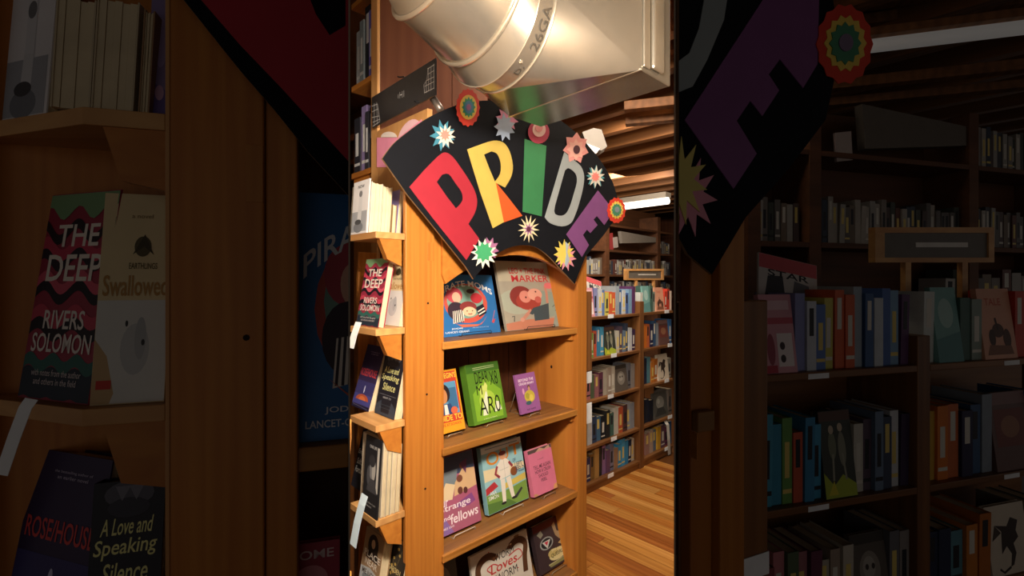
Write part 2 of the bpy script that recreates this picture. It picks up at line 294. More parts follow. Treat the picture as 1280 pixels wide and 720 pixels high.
CV['out'] = ('#8fc0cc', [Rc('#9ac9d2', 0, .3, 1, .8), Pn('#e9d9b0', (0, .48), (1, .5), (1, .6), (0, .66)), Pn('#d8c060', (.45, .28), (1, .32), (1, .42), (.4, .36)), Pn('#7ba04a', (0, 0), (1, 0), (1, .3), (.5, .26), (0, .28)), Pn('#5a8040', (0, 0), (.7, 0), (.5, .12), (0, .16)), Pn('#b83a40', (0, .38), (.22, .45), (.3, .36), (0, .28)), Pn('#3a3a40', (.62, .1), (.85, .22), (.88, .19), (.7, .08)), Pn('#dfe6ea', (0, .9), (1, .9), (1, 1), (0, 1)), Ln('#6a8aa8', .012, (.1, .96), (.9, .95)),
    T('#e08a28', 'O', .1, .7, .4, .9, .03), T('#e08a28', 'U', .44, .72, .64, .9, .03), T('#e08a28', 'T', .68, .74, .95, .92, .03),
    Pn('#efe8dc', (.36, .44), (.62, .46), (.64, .68), (.56, .74), (.42, .74), (.32, .66)), Pn('#efe8dc', (.37, .44), (.48, .44), (.44, .1), (.36, .1)), Pn('#efe8dc', (.5, .44), (.62, .45), (.66, .12), (.58, .12)), E('#e0a884', .49, .79, .08, .06), E('#7a3a3a', .49, .83, .09, .035), Ln('#9a3a44', .05, (.33, .66), (.27, .55), (.36, .48)), Ln('#9a3a44', .05, (.62, .67), (.7, .58)), E('#8a5230', .72, .5, .09, .07), E('#2a2428', .38, .085, .06, .02), E('#2a2428', .64, .105, .06, .02), Ln('#b0b0a8', .006, (.38, .58), (.6, .59)), Ln('#b0b0a8', .006, (.49, .44), (.5, .72)),
    T('#2f4a72', 'OF', .72, .64, .8, .69, .02), T('#2f4a72', 'LEFT', .76, .55, .95, .62, .02), T('#2f4a72', 'FIELD', .78, .46, .99, .54, .02), T('#eef0ea', 'ARA\nSIMON', .04, .2, .28, .32, .01)])
CV['pink'] = ('#dd7d9c', [Rc('#5a4a48', 0, .92, 1, 1), Pn('#c8a08a', (.3, .92), (.5, 1), (.7, .94), (.9, 1), (.95, .92)), Pn('#e0a86a', (.82, 0), (1, 0), (1, .12), (.88, .1)), Pn('#c89a70', (0, 0), (.2, 0), (.1, .06), (0, .06)),
    T('#4a2434', 'TELL ME AGAIN', .14, .56, .86, .64, .005), T('#4a2434', 'HOW A CRUSH', .18, .46, .84, .54, .005), T('#4a2434', 'SHOULD', .3, .36, .7, .43, .005), T('#4a2434', 'FEEL', .38, .26, .62, .33, .005), T('#7a4458', 'a novel', .36, .74, .6, .77, 0)])
CV['worm'] = ('#d9d2c6', [Ln('#5a3a26', .085, (.12, .2), (.1, .5), (.1, .7), (.18, .82), (.3, .84), (.4, .76)), Ln('#5a3a26', .085, (.88, .2), (.9, .5), (.94, .72), (.88, .84), (.78, .88), (.66, .82)), E('#6a452c', .4, .76, .05, .04), E('#6a452c', .66, .82, .05, .04), E('#e8d8b8', .68, .86, .02, .016), E('#8a6a4a', .8, .96, .05, .025), E('#c8443a', .3, .92, .012, .01), E('#c8443a', .75, .35, .012, .01),
    T('#2a2422', 'WORM', .38, .68, .72, .82, .0), T('#c23a3a', 'Loves', .3, .48, .76, .66, .01, .2), T('#2a2422', 'WORM', .36, .28, .74, .44, .0), Ln('#c23a3a', .014, (.3, .52), (.24, .62), (.34, .66), (.42, .6)), Ln('#c23a3a', .014, (.62, .66), (.8, .7), (.86, .56), (.76, .5))])
CV['queer'] = ('#3f3236', [Pn('#5a1f26', (0, .86), (1, .84), (1, 1), (0, 1)), Pn('#8d8a7a', (.1, .8), (.24, .86), (.3, .75), (.2, .7)), Pn('#a08a6a', (.62, .85), (.72, .9), (.75, .7), (.9, .62), (.8, .5), (.68, .62)), E('#9aa0a0', .36, .55, .22, .13), E('#2a2a2e', .36, .55, .18, .105), Pn('#d0d4d0', (.22, .6), (.5, .6), (.36, .44)), Pn('#c23a50', (.29, .585), (.43, .585), (.36, .5)), E('#d9cf9a', .66, .24, .3, .12), E('#c8b878', .5, .3, .16, .08), Pn('#8a8a5a', (.3, .12), (.9, .1), (.95, .04), (.35, .04)), Pn('#b8a070', (.72, .44), (.9, .5), (.86, .36)),
    T('#f0e8c0', 'THE', .46, .33, .62, .37, .02), T('#4a4428', 'QUEERLY', .42, .2, .9, .29, .02), Ln('#d0c8a0', .01, (.3, .1), (.92, .12))])
CV['photo'] = ('#23242a', [Rc('#d8d4cc', .8, .32, .93, .9), E('#8f8f92', .55, .6, .2, .16), E('#c2bfb9', .62, .58, .11, .13), E('#3a3a3e', .5, .7, .2, .08), Pn('#4a4a50', (.2, .3), (.9, .3), (.72, .47), (.4, .47)), E('#5a5a60', .3, .5, .1, .12), T('#dcdcdc', 'ONE LIFE', .3, .86, .75, .9, .01), T('#c8c8c8', 'letters and diaries of a poet', .15, .14, .85, .17, 0), T('#c8c8c8', 'collected', .2, .1, .6, .125, 0)])
CV['empress'] = ('#20202a', [Pn('#c84a44', (.3, .65), (1, .6), (1, 1), (.55, 1)), E('#d8847a', .75, .8, .18, .12), E('#e8b0a0', .8, .72, .1, .06), T('#f0eee8', 'Empress', .05, .55, .98, .66, .03, .2), T('#f0eee8', 'Salt and', .1, .4, .95, .5, .03, .2), T('#f0eee8', 'Fortune', .1, .26, .9, .36, .03, .2)])
CV['place'] = ('#a98a68', [E('#3a2a24', .5, .75, .28, .2), Pn('#2f2420', (.3, .75), (.7, .8), (.85, .5), (.2, .5)), E('#d8b898', .5, .78, .1, .08), Pn('#c8cdd0', (0, 0), (1, 0), (1, .3), (.5, .36), (0, .3)), E('#8a97a0', .4, .15, .25, .08), T('#f4ece0', 'PLACE', .1, .52, .95, .63, .03), T('#f4ece0', 'NEAR', .2, .38, .85, .49, .03), T('#4a4038', 'ME NOW', .12, .2, .9, .3, .03)])
CV['floral'] = ('#2d2824', [E('#b89a50', .3+.4*((i*37) % 10)/10, .1+.85*((i*53) % 17)/17, .06, .03, 8) for i in range(14)]+[Ln('#7a6a48', .015, (.2, .1), (.4, .5), (.3, .9)), Ln('#7a6a48', .015, (.7, .1), (.6, .6), (.75, .92)), T('#d8c890', 'GARDEN', .15, .45, .85, .55, .02)])
CV['white'] = ('#e9e8ea', [Rc('#a9adb4', 0, .04, .94, .42), E('#7d828a', .45, .12, .3, .1), Pn('#d5d7da', (.35, .2), (.6, .2), (.62, .5), (.4, .5)), E('#4a4c50', .42, .22, .2, .05), Rc('#dcdde0', .4, .45, .62, .82), E('#7a7c80', .5, .75, .1, .06), T('#3a3c40', 'NOW', .3, .86, .7, .92, .02)])
CV['violet'] = ('#8f7fae', [Pn('#6a5a9a', (0, 0), (1, 0), (1, .2), (0, .3)), E('#c8a0c0', .5, .2, .2, .06), E('#a898c8', .5, .6, .3, .2)])
CV['graphic'] = ('#d99aa6', [Rc('#c85a6a', 0, .62, 1, .7), Rc('#f0e4e4', .45, .08, .92, .5), E('#3a2a2e', .6, .18, .08, .05), E('#3a2a2e', .6, .34, .08, .05), E('#a04a5a', .25, .3, .12, .2), Rc('#e8c0c8', .1, .8, .9, .92), Rc('#b8384a', 0, 0, .4, .1)])
CV['peach'] = ('#dda083', [T('#c85a40', 'TALE', .2, .76, .7, .86, .01), E('#5a3a30', .5, .4, .18, .1), E('#4a2f28', .3, .3, .1, .12), E('#5a3a30', .75, .28, .12, .14), Ln('#4a2f28', .06, (.5, .4), (.45, .58)), Pn('#8a5a44', (.1, .06), (.9, .06), (.85, .18), (.2, .2))])
CV['figures'] = ('#3a3f38', [Pn('#a8b83a', (0, 0), (1, 0), (1, .14), (.6, .26), (.3, .14), (0, .3)), Pn('#d0c83a', (.1, .04), (.4, .04), (.3, .2)), E('#7a7f68', .35, .6, .12, .16), E('#8a8a78', .65, .55, .12, .2), Ln('#9a9a88', .06, (.35, .5), (.3, .2)), Ln('#9a9a88', .06, (.65, .5), (.7, .2)), E('#c8b8a0', .35, .78, .08, .05), E('#c8b8a0', .64, .8, .08, .05), Rc('#5a4038', 0, .88, 1, 1)])
CV['brown'] = ('#6a4b46', [Rc('#8a6a68', 0, .84, 1, 1), Rc('#7a4038', .1, .3, .9, .78), E('#9a6a50', .5, .55, .25, .14)])
CV['dragon'] = ('#d7cab6', [Pn('#3a2d28', (.3, .3), (.35, .62), (.2, .72), (.5, .68), (.62, .8), (.8, .74), (.72, .6), (.76, .5), (.62, .42), (.66, .28), (.56, .12), (.48, .1), (.54, .28), (.44, .4)), Pn('#4a3a32', (.2, .72), (.1, .5), (.34, .6)), Ln('#3a2d28', .04, (.48, .1), (.3, .04), (.2, .1))])
CV['mask'] = ('#5d554e', [E('#8d867c', .5, .5, .3, .26), E('#a8a298', .48, .54, .18, .15), E('#3a342e', .42, .55, .05, .04), E('#3a342e', .6, .55, .05, .04), Rc('#3a342e', 0, .86, 1, 1)])
CV['grey'] = ('#55534e', [E('#8a8880', .5, .6, .28, .25), E('#a8a69c', .4, .66, .1, .1), Pn('#3a3a38', (.1, .1), (.9, .1), (.7, .4), (.3, .4))])
CV['comic'] = ('#c9c4c0', [Rc('#c85a60', 0, .7, 1, 1), Pn('#3a3a40', (.1, .1), (.45, .1), (.4, .6), (.15, .55)), Pn('#6a6a70', (.55, .1), (.9, .1), (.85, .5), (.6, .55)), T('#1f1f24', 'STAR', .15, .56, .85, .7, .03)])
CV['teal'] = ('#79aaa5', [Pn('#5d8f8f', (0, 0), (1, 0), (1, .4), (0, .3)), E('#a9cbc4', .5, .65, .3, .2)])
CV['red'] = ('#b0344a', [E('#e0909a', .5, .5, .3, .2), T('#f0d8d8', 'HOME', .1, .78, .9, .9, .03)])

def art(root, ops, wd, ht, y, clip=None):
    parts = {}
    lay = 0; few = sum(o[0] != 'text' for o in ops) <= 6
    for op in ops:
        kind = 'lettering%d' % lay if op[0] == 'text' else 'picture%d' % lay if few else 'picture'
        P = parts.setdefault(kind, ([], [], [], [])); V, Fc, ix, ms = P
        lay += 1; yy = y-.00015-.00004*lay
        m = mat(op[1], .5, var=.03)
        if m not in ms: ms.append(m)
        mi = ms.index(m); base = len(V)
        cl = lambda q: min(.995, max(.005, q))
        if op[0] == 'poly':
            flat, tris, _ = tess([(cl(p[0])*wd, cl(p[1])*ht) for p in op[2]])
            V += [(p.x, yy, p.y) for p in flat]; Fc += [tuple(base+i for i in t) for t in tris]; ix += [mi]*len(tris)
        elif op[0] == 'line':
            pts = [Vector((p[0]*wd, p[1]*ht)) for p in (smooth(op[3]) if len(op[3]) > 3 else op[3])]; h = op[2]*wd/2
            for i, p in enumerate(pts):
                t = (pts[min(i+1, len(pts)-1)]-pts[max(i-1, 0)]).normalized(); n = Vector((-t.y, t.x))*h
                V += [(p.x+n.x, yy, p.y+n.y), (p.x-n.x, yy, p.y-n.y)]
            for i in range(len(pts)-1):
                k = base+2*i; Fc.append((k, k+1, k+3, k+2)); ix.append(mi)
        else:
            _, c, s, x0, y0, x1, y1, bold, sk, arc = op
            tv, tf = textgeo(s, bold)
            for (u, v) in tv:
                X = x0+(x1-x0)*u+sk*(v-.5)*(x1-x0)*.2; Z = y0+(y1-y0)*v-arc*4*(u-.5)**2
                V.append((X*wd, yy, Z*ht))
            Fc += [tuple(base+i for i in f) for f in tf]; ix += [mi]*len(tf)
    for k, (V, Fc, ix, ms) in parts.items():
        nm = 'cover_picture' if k[0] == 'p' else 'title_lettering'
        me = bpy.data.meshes.new(nm); me.from_pydata(V, [], Fc)
        for m in ms: me.materials.append(m)
        for p, i in zip(me.polygons, ix): p.material_index = i
        bm = bmesh.new(); bm.from_mesh(me)
        for f in bm.faces:
            f.normal_update()
            if f.normal.y > 0: f.normal_flip()
        if clip: bmesh.ops.bisect_plane(bm, geom=bm.verts[:]+bm.edges[:]+bm.faces[:], plane_co=(clip, 0, 0), plane_no=(1, 0, 0), clear_outer=True)
        bm.to_mesh(me); bm.free()
        o = bpy.data.objects.new(nm, me); C.objects.link(o); o.parent = root
def rbox(x0, x1, y0, y1, z0, z1): return [(x, y, z) for x in (x0, x1) for y in (y0, y1) for z in (z0, z1)]
def book(key, mtx, wd, ht, th, label, group=None, spine_left=True, full=None):
    """a closed book; local x along the front cover, y into the book, z up"""
    col, ops = CV[key]; m = mat(col, .45, var=.05)
    r = empty('book', mtx.translation, label, 'book', group); r.matrix_basis = mtx
    c = .0016 if th > .008 else .001
    V = rbox(0, wd, 0, c, 0, ht)+rbox(0, wd, th-c, th, 0, ht)
    V += rbox(0, c, c, th-c, 0, ht) if spine_left else rbox(wd-c, wd, c, th-c, 0, ht)
    Fc = [tuple(i+8*k for i in f) for k in range(3) for f in BOXF]
    cv = meshobj('cover', V, Fc, m, r, local=True)
    e = .003
    px0, px1 = (c, wd-e) if spine_left else (e, wd-c)
    n = max(2, min(6, int(th/.004))); V = []; Fc = []
    for k in range(n):                                          # page block in signatures
        y0 = c+(th-2*c)*k/n; y1 = c+(th-2*c)*(k+1)/n-.0002; j = .0006*(k % 2)
        V += rbox(px0+(0 if spine_left else j), px1-(j if spine_left else 0), y0, y1, e*.4, ht-e-j); Fc += [tuple(i+8*k for i in f) for f in BOXF]
    meshobj('page_block', V, Fc, PAGES, r, local=True)
    art(cv, ops, full or wd, ht, 0, wd*.998 if full else None)
    return r
def face_book(key, fr, xl, xr, b, z0, ytop, lean, th, label, group=None, spine_left=True, yaw=0, xfull=None):
    """stand a book on the shelf at height z0: its base runs between two picture columns at set-back b"""
    a0, a1 = fr.a(xl, b), fr.a(xr, b); wd = a1-a0; P = fr.pt(a0, b, z0)
    c, s = math.cos(math.radians(lean)), math.sin(math.radians(lean)); k = (HZ-ytop)/F
    ht = (k*P.y-z0+EYE)/(c-k*s*fr.B.y)
    mtx = Matrix.Translation(P) @ fr.rot @ Matrix.Rotation(math.radians(yaw), 4, 'Z') @ Matrix.Rotation(-math.radians(lean), 4, 'X')
    # keep the tilted back bottom edge on the shelf
    o = book(key, mtx, wd, ht, th, label, group, spine_left, fr.a(xfull, b)-a0 if xfull else None)
    return o, wd, ht, a0, a1
def spine_book(fr, a, b, z, wd, dp, ht, col, label, group, tilt=0, band=None):
    m = mat(col, .5, var=.08); c = .0012
    V = rbox(0, wd, 0, c*2, 0, ht)+rbox(0, c, c*2, dp, 0, ht)+rbox(wd-c, wd, c*2, dp, 0, ht)+rbox(c, wd-c, c*2, dp-.003, .002, ht-.004)
    Fc = [tuple(i+8*k for i in f) for k in range(4) for f in BOXF]; ix = [0]*18+[1]*6; ms = [m, PAGES]
    if band:
        ms.append(mat(band, .5)); k = len(V)
        for (u0, u1) in ((.12, .17), (.3, .72)) if random.random() < .6 else ((.5, .9),):
            w0, w1 = (.25, .72) if u1-u0 > .1 else (.05, .95)
            V += rbox(wd*w0, wd*w1, -.0004, .0005, ht*u0, ht*u1); Fc += [tuple(i+k for i in f) for f in BOXF]; ix += [2]*6; k += 8
    o = meshobj('book', V, Fc, ms, None, ix)
    o.matrix_basis = Matrix.Translation(fr.pt(a, b, z+max(0, -math.sin(tilt))*0)) @ fr.rot @ Matrix.Rotation(tilt, 4, 'Y')
    tag(o, label, 'book', group); return o
ORD = ['first', 'second', 'third', 'fourth', 'fifth', 'sixth', 'seventh', 'eighth', 'ninth', 'tenth', 'eleventh', 'twelfth', 'thirteenth', 'fourteenth', 'fifteenth', 'sixteenth', 'seventeenth', 'eighteenth', 'nineteenth', 'twentieth']+['%dth' % i for i in range(21, 60)]
def cname(h):
    import colorsys
    r, g, b = [int(h[i:i+2], 16)/255 for i in (1, 3, 5)]; H, s, v = colorsys.rgb_to_hsv(r, g, b); H *= 360
    if v < .24: return 'black'
    if s < .14: return 'white' if v > .75 else ('grey' if v > .4 else 'charcoal')
    n = 'red' if H < 12 or H > 345 else 'brown' if H < 45 and v < .6 else 'cream' if H < 60 and s < .32 else 'orange' if H < 35 else 'yellow' if H < 66 else 'green' if H < 165 else 'teal' if H < 195 else 'blue' if H < 255 else 'purple' if H < 310 else 'pink'
    return ('dark ' if v < .42 else '')+n
def row(fr, a0, a1, b, z, hmax, items, where, group, dp=.15, jit=.12, stuff=None):
    """fill a shelf: items are spine colours, or (cover key, width) for a book turned face out"""
    tot = sum((it[1] if isinstance(it, tuple) else 1.0) for it in items); u = (a1-a0)/tot; a = a0
    for i, it in enumerate(items):
        if isinstance(it, tuple):
            wd = it[1]*u*.97; ht = hmax*random.uniform(.9, 1)
            mtx = Matrix.Translation(fr.pt(a, b-.004, z+.0005)) @ fr.rot @ Matrix.Rotation(math.radians(-7), 4, 'X')
            book(it[0], mtx, wd, ht, .014, 'face-out picture book, %s from left on %s' % (ORD[i], where), group); a += it[1]*u
        else:
            wd = u*random.uniform(.86, .99); ht = hmax*random.uniform(1-jit*2.2, 1)
            o_ = spine_book(fr, a, b+random.uniform(0, .012), z+.0005, wd, dp, ht, it, '%s book spine, %s from left on %s' % (cname(it), ORD[i], where), group,
                       0 if i % 4 else math.radians(random.uniform(0, 2.5)), random.choice((None, '#d8d4c8', '#e0c870', '#2a2a30')))
            if stuff is not None: stuff.append(o_)
            a += u
def fuse(objs, name, label, cat):
    V = []; Fc = []; ix = []; ms = []
    for o in objs:
        k = len(V); V += [o.matrix_basis @ v.co for v in o.data.vertices]
        mm = []
        for m in o.data.materials:
            if m not in ms: ms.append(m)
            mm.append(ms.index(m))
        for p in o.data.polygons: Fc.append(tuple(i+k for i in p.vertices)); ix.append(mm[p.material_index])
        me = o.data; bpy.data.objects.remove(o); bpy.data.meshes.remove(me)
    return tag(meshobj(name, V, Fc, ms, None, ix), label, cat, None, 'stuff')
def easel(fr, a0, a1, b, z, label, h=.06, m=None):
    """bent wire display stand: front lip with two hooks, feet running back, back support"""
    m = m or BRASS; r = empty('book_easel', fr.pt((a0+a1)/2, b, z), label, 'book stand', 'wire stands under the displayed books')
    wa = (a1-a0); x0, x1 = a0+wa*.28, a0+wa*.78; t = .0013
    q = lambda a, bb, zz: fr.pt(a, b+bb, z+zz)
    V, Fc = tube_geo([q(x0, .02, t), q(x0, -.014, t), q(x0, -.016, .006), q(x0+.004, -.016, .0115), q(x1-.004, -.016, .0115), q(x1, -.016, .006), q(x1, -.014, t), q(x1, .02, t)], t)
    meshobj('front_lip', V, Fc, m, r, smooth=True)
    V, Fc = tube_geo([q(x0, .02, t), q(x0, .1, t), q(x1, .1, t), q(x1, .02, t)], t)
    meshobj('foot_wire', V, Fc, m, r, smooth=True)
    V, Fc = tube_geo([q(x0+.006, .1, t), q(x0+.012, .075, h*1.3), q(x1-.012, .075, h*1.3), q(x1-.006, .1, t)], t)
    meshobj('back_support', V, Fc, m, r, smooth=True)

# ------------------------------------------------------------------ display bookcase
SH = [1.416, 1.093, .77, .45, .12]
bc = empty('display_bookcase', M.pt(.43, .15, 0), 'orange wooden display bookcase of face-out books under the black fan sign', 'bookcase')
aP0, aP1 = M.a(507), M.a(543); aI = M.a(555, .012); aR0, aR1 = M.a(722), M.a(733.5)
TOP = 2.0
board('post', M, aP0, aP1, 0, .015, 0, TOP, W_OR('Z'), bc)
posts = [bc.children[-1]]
board('stile', M, aP1+.001, aI, .012, .03, 0, TOP, W_OR('Z'), bc)
board('post', M, aR0, aR1, 0, .02, 0, TOP-.05, W_OR('Z'), bc)
sp = board('side_panel', M, aR0+.004, aR1-.004, .021, .30, 0, TOP-.1, wood('side_panel_fir', '#b0682a', '#cc853a', 'Z', 12), bc)
board('side_panel', M, aI-.03, aI-.012, .031, .30, 0, TOP-.1, W_OR('Z'), bc)
nb = 6
for i in range(nb):
    x0 = aI-.012+(aR0+.004-aI+.012)*i/nb; x1 = aI-.012+(aR0+.004-aI+.012)*(i+1)/nb
    board('back_board', M, x0+.0012, x1-.0012, .285, .297, .05, TOP-.1, W_DARK, bc)
for i, z in enumerate(SH):
    sh_ = board('shelf', M, aI-.011, aR0+.0035, .012, .283, z-.02, z, W_SHELF, bc, .003)
    board('shelf_edge', M, aI-.011, aR0+.0035, .001, .0115, z-.0225, z+.0005, W_EDGE, sh_, .003)
    board('cleat', M, aR0-.014, aR0+.003, .02, .26, z-.05, z-.0225, W_OR('Y'), bc)
ya = M.a(640)
arch = [(aI-.012, TOP-.1), (aI-.012, 1.62)]
zc = M.z(318, ya)
for i in range(13):
    t = i/12; arch.append((aI+(aR0-aI)*t, zc-.10*(2*t-1)**2*1.0))
arch += [(aR0+.003, TOP-.1)]
prism('header', arch, (), .018, W_OR('X'), bc, fn=lambda a, b, z: M.pt(a, b+.003, z))
board('top_board', M, aI, aR0, .02, .3, TOP-.1, TOP-.08, W_OR('X'), bc)
hole = mat('#2a140a', .8)
for (x, y) in ((535, 379), (533.5, 493), (531.5, 611)):
    a_, z_ = M.px(x, y)
    pts = [(a_+.0035*math.cos(k*.785), z_+.0035*math.sin(k*.785)) for k in range(8)]
    prism('peg_hole', pts, (), .001, hole, posts[0], fn=lambda a, b, z: M.pt(a, b-.0006, z))
for (x, y) in ((703, 481),):
    b_ = .14
knot = [(math.cos(k*.6283)*.005, math.sin(k*.6283)*.007) for k in range(10)]
prism('knot', [(.14+p[0], 1.245+p[1]) for p in knot], (), .001, hole, sp, fn=lambda a, b, z: M.pt(aR0+.0035+b-.001, a, z))
a_, z_ = M.px(541, 312)
board('plug', M, M.a(534.5), M.a(542.5), -.0012, .003, M.z(326, M.a(538)), M.z(303, M.a(538)), W_OR('Z'), posts[0], .0005)

BK = [('pirate', 551, 626, .10, 0, 343, 14, .012, 'blue picture book with crew inside a round ship frame, upper shelf'),
      ('leo', 634, 704, .10, 0, 325.5, 15, .012, 'grey picture book with red lettering and child reaching up'),
      ('guide', 546, 582, .085, 1, 466, 16, .013, 'orange and yellow book half hidden by the left stile'),
      ('green', 593, 634, .085, 1, 457, 15, .034, 'thick green hardcover on wire stand'),
      ('purple', 652, 676.5, .07, 1, 469, 15, .010, 'small purple book with yellow round figure'),
      ('fellows', 548, 602, .07, 2, 578, 13, .014, 'mauve pink book with pale script lettering, third shelf'),
      ('out', 611, 661, .075, 2, 561, 12, .022, 'book with baseball player in white on cover'),
      ('pink', 668, 697, .06, 2, 564.5, 13, .02, 'bright pink paperback with dark lettering, third shelf'),
      ('worm', 596, 667, .085, 3, 697, 13, .012, 'white picture book with two brown curling worms'),
      ('queer', 676, 712, .07, 3, 660, 16, .022, 'dark maroon book with round triangle badge, lowest visible shelf'),
      ('grey', 540, 578, .1, 3, 706, 12, .012, 'grey book behind the stile at bottom left of display')]
for k, xl, xr, b, si, yt, ln, th, lab in BK:
    o, wd, ht, a0, a1 = face_book(k, M, xl, xr, b, SH[si]+.0125*(k not in ('pirate', 'leo'))+.001, yt, ln, th, lab, 'books displayed face out on the bookcase')
    names = {'pirate': 'dark wire stand holding the blue picture book', 'leo': 'black stand holding the grey picture book', 'guide': 'wire stand holding the orange and yellow book', 'green': 'wire stand holding the thick green hardcover', 'purple': 'wire stand holding the small purple book', 'fellows': 'white wire stand holding the mauve book', 'out': 'white wire stand holding the baseball book', 'pink': 'wire stand holding the bright pink paperback', 'worm': 'wire stand holding the white worm book', 'queer': 'wire stand holding the dark maroon book'}
    if k in names:
        easel(M, a0, a1, b, SH[si]+.0005, names[k], m=mat('#3a3a40', .4, .6) if k in ('pirate', 'leo') else mat('#d8d4cc', .35, .2) if k in ('fellows', 'out') else BRASS)

# ------------------------------------------------------------------ flank shelves on the left of the bookcase
fc = empty('flank_bookcase', M.pt(-.03, .3, 0), 'narrow orange shelves of face-out paperbacks on the left flank', 'bookcase')
aC = M.a(470)
LZ = [M.z(289, aC), M.z(412, aC), M.z(533, aC), M.z(652, aC), .70]
def flank(fr, aC, bl, zs, parent, th=.018, br=.075, mp=None, me=None):
    for i, z in enumerate(zs):
        pl_ = [(aC, .001), (.0085, .001), (.0085, .016), (.0985, .016), (.0985, bl), (aC, bl)]; n = 6
        o_ = meshobj('shelf', [(p[0], p[1], 0) for p in pl_]+[(p[0], p[1], -th) for p in pl_], [tuple(range(n)), tuple(range(2*n-1, n-1, -1))]+[(j, (j+1) % n, (j+1) % n+n, j+n) for j in range(n)], mp or W_PALE('Y'), None, bevel=.001)
        o_.matrix_basis = Matrix.Translation(fr.pt(0, 0, z)) @ fr.rot; setparent(o_, parent)
        pr = [(aC+.012, z-th-.0005), (aC+.036, z-th-br*.75), (-.001, z-th-br), (-.001, z-th-.0005)]
        prism('bracket', pr, (), .02, me or W_OR('X'), parent, fn=lambda a, b, z: fr.pt(a, b+.003, z))
bMax = -Frame(M.pt(aC, 0, 0)[:2], math.radians(136)).a(437.9)
flank(M, aC, bMax, LZ, fc)
board('back_panel', M, .121, .135, .025, .55, .2, 2.1, W_OR('Z'), fc)
board('side_panel', M, .036, .12, .34, .355, .2, 1.7, W_OR('Z'), fc)
PV = Frame(M.pt(.10, 0, 0)[:2], math.radians(136))
board('pine_panel', M, .10, .118, .024, .33, LZ[0]+.0005, 2.12, W_PALE('Z'), fc)
FBK = [('deep', 445, 472.5, .02, 1, 324, 10, .02, 'red wavy patterned paperback with big white title on the flank shelf'),
       ('cream', 473.5, 499, .075, 1, 318, 10, .022, 'cream and white paperback leaning beside the orange post'),
       ('rose', 439, 460, .045, 2, 430, 17, .03, 'dark violet paperback with glowing red title, flank shelf'),
       ('silence', 468, 492, .056, 2, 440, 12, .03, 'black paperback with yellow script lettering, flank shelf'),
       ('empress', 438.6, 451, .05, 3, 536, 14, .02, 'black and red paperback at the far left of flank shelf'),
       ('photo', 452, 471, -.004, 3, 543, 4, .004, 'black paperback with photograph of a woman, flank shelf'),
       ('place', 448, 470, .03, 4, 657, 10, .03, 'tan paperback with white capitals on lowest flank shelf'),
       ('floral', 476, 497, .06, 4, 672, 14, .025, 'dark floral patterned paperback on lowest flank shelf'),
       ('white', 438.5, 458, -.004, 0, 229, 4, .004, 'white paperback with grey photograph on top flank shelf')]
for k, xl, xr, b, si, yt, ln, th, lab in FBK:
    face_book(k, LU, xl, xr, b, LZ[si]+.001, yt, ln, th, lab, 'paperbacks on the flank shelves')
# thick page blocks standing edge-on beside the white paperback and the photograph paperback
def edge_book(fr, x0, x1, b, z, ytop, lean, dp, cov, label, group):
    roll = lean; lean = 0
    a0, a1 = fr.a(x0, b), fr.a(x1, b); P = fr.pt(a0, b, z); c, s = math.cos(math.radians(lean)), math.sin(math.radians(lean)); k = (HZ-ytop)/F
    ht = (k*P.y-z+EYE)/(c-k*s*fr.B.y); wd = a1-a0; m = mat(cov, .5)
    r = empty('book', P, label, 'book', group); r.matrix_basis = Matrix.Translation(P) @ fr.rot @ Matrix.Rotation(math.radians(roll), 4, 'Y')
    meshobj('cover', rbox(0, .0015, 0, dp, 0, ht)+rbox(wd-.0015, wd, 0, dp, 0, ht)+rbox(.0015, wd-.0015, dp-.0015, dp, 0, ht), [tuple(i+8*q for i in f) for q in range(3) for f in BOXF], m, r, local=True)
    n = 5; V = []; Fc = []
    for q in range(n):
        V += rbox(.0016+(wd-.0032)*q/n, .0016+(wd-.0032)*(q+1)/n-.0004, .001+.0008*(q % 2), dp-.002, .001, ht-.002-.001*(q % 2)); Fc += [tuple(i+8*q for i in f) for f in BOXF]
    meshobj('page_block', V, Fc, PAGES, r, local=True)
    return r
edge_book(M, 461, 475, .062, LZ[0]+.001, 226, 4, .12, '#d8d0c0', 'page edges of thick cream book beside the white paperback', 'paperbacks on the flank shelves')
edge_book(M, 475.5, 487, .062, LZ[0]+.001, 231, 4, .12, '#c8b898', 'page edges of second thick cream book on top flank shelf', 'paperbacks on the flank shelves')
edge_book(M, 489, 494, .064, LZ[0]+.001, 255, 4, .12, '#a88a60', 'slim tan book edge between cream pages and lilac book', 'paperbacks on the flank shelves')
edge_book(M, 494.5, 501, .062, LZ[0]+.001, 236, 6, .12, '#8f7fae', 'lilac book against the orange post on top flank shelf', 'paperbacks on the flank shelves')
for i, (x0, x1, yt) in enumerate(((475.5, 481, 553), (481.5, 487, 555), (487.5, 493, 557), (493.5, 499, 557))):
    edge_book(M, x0, x1, .005, LZ[3]+.001, yt, 3, .12, ['#d8c8b0', '#b0a890', '#e0d0b8', '#c8b08a'][i], 'cream page edges, %s from the photograph paperback on flank shelf' % ORD[i], 'paperbacks on the flank shelves')
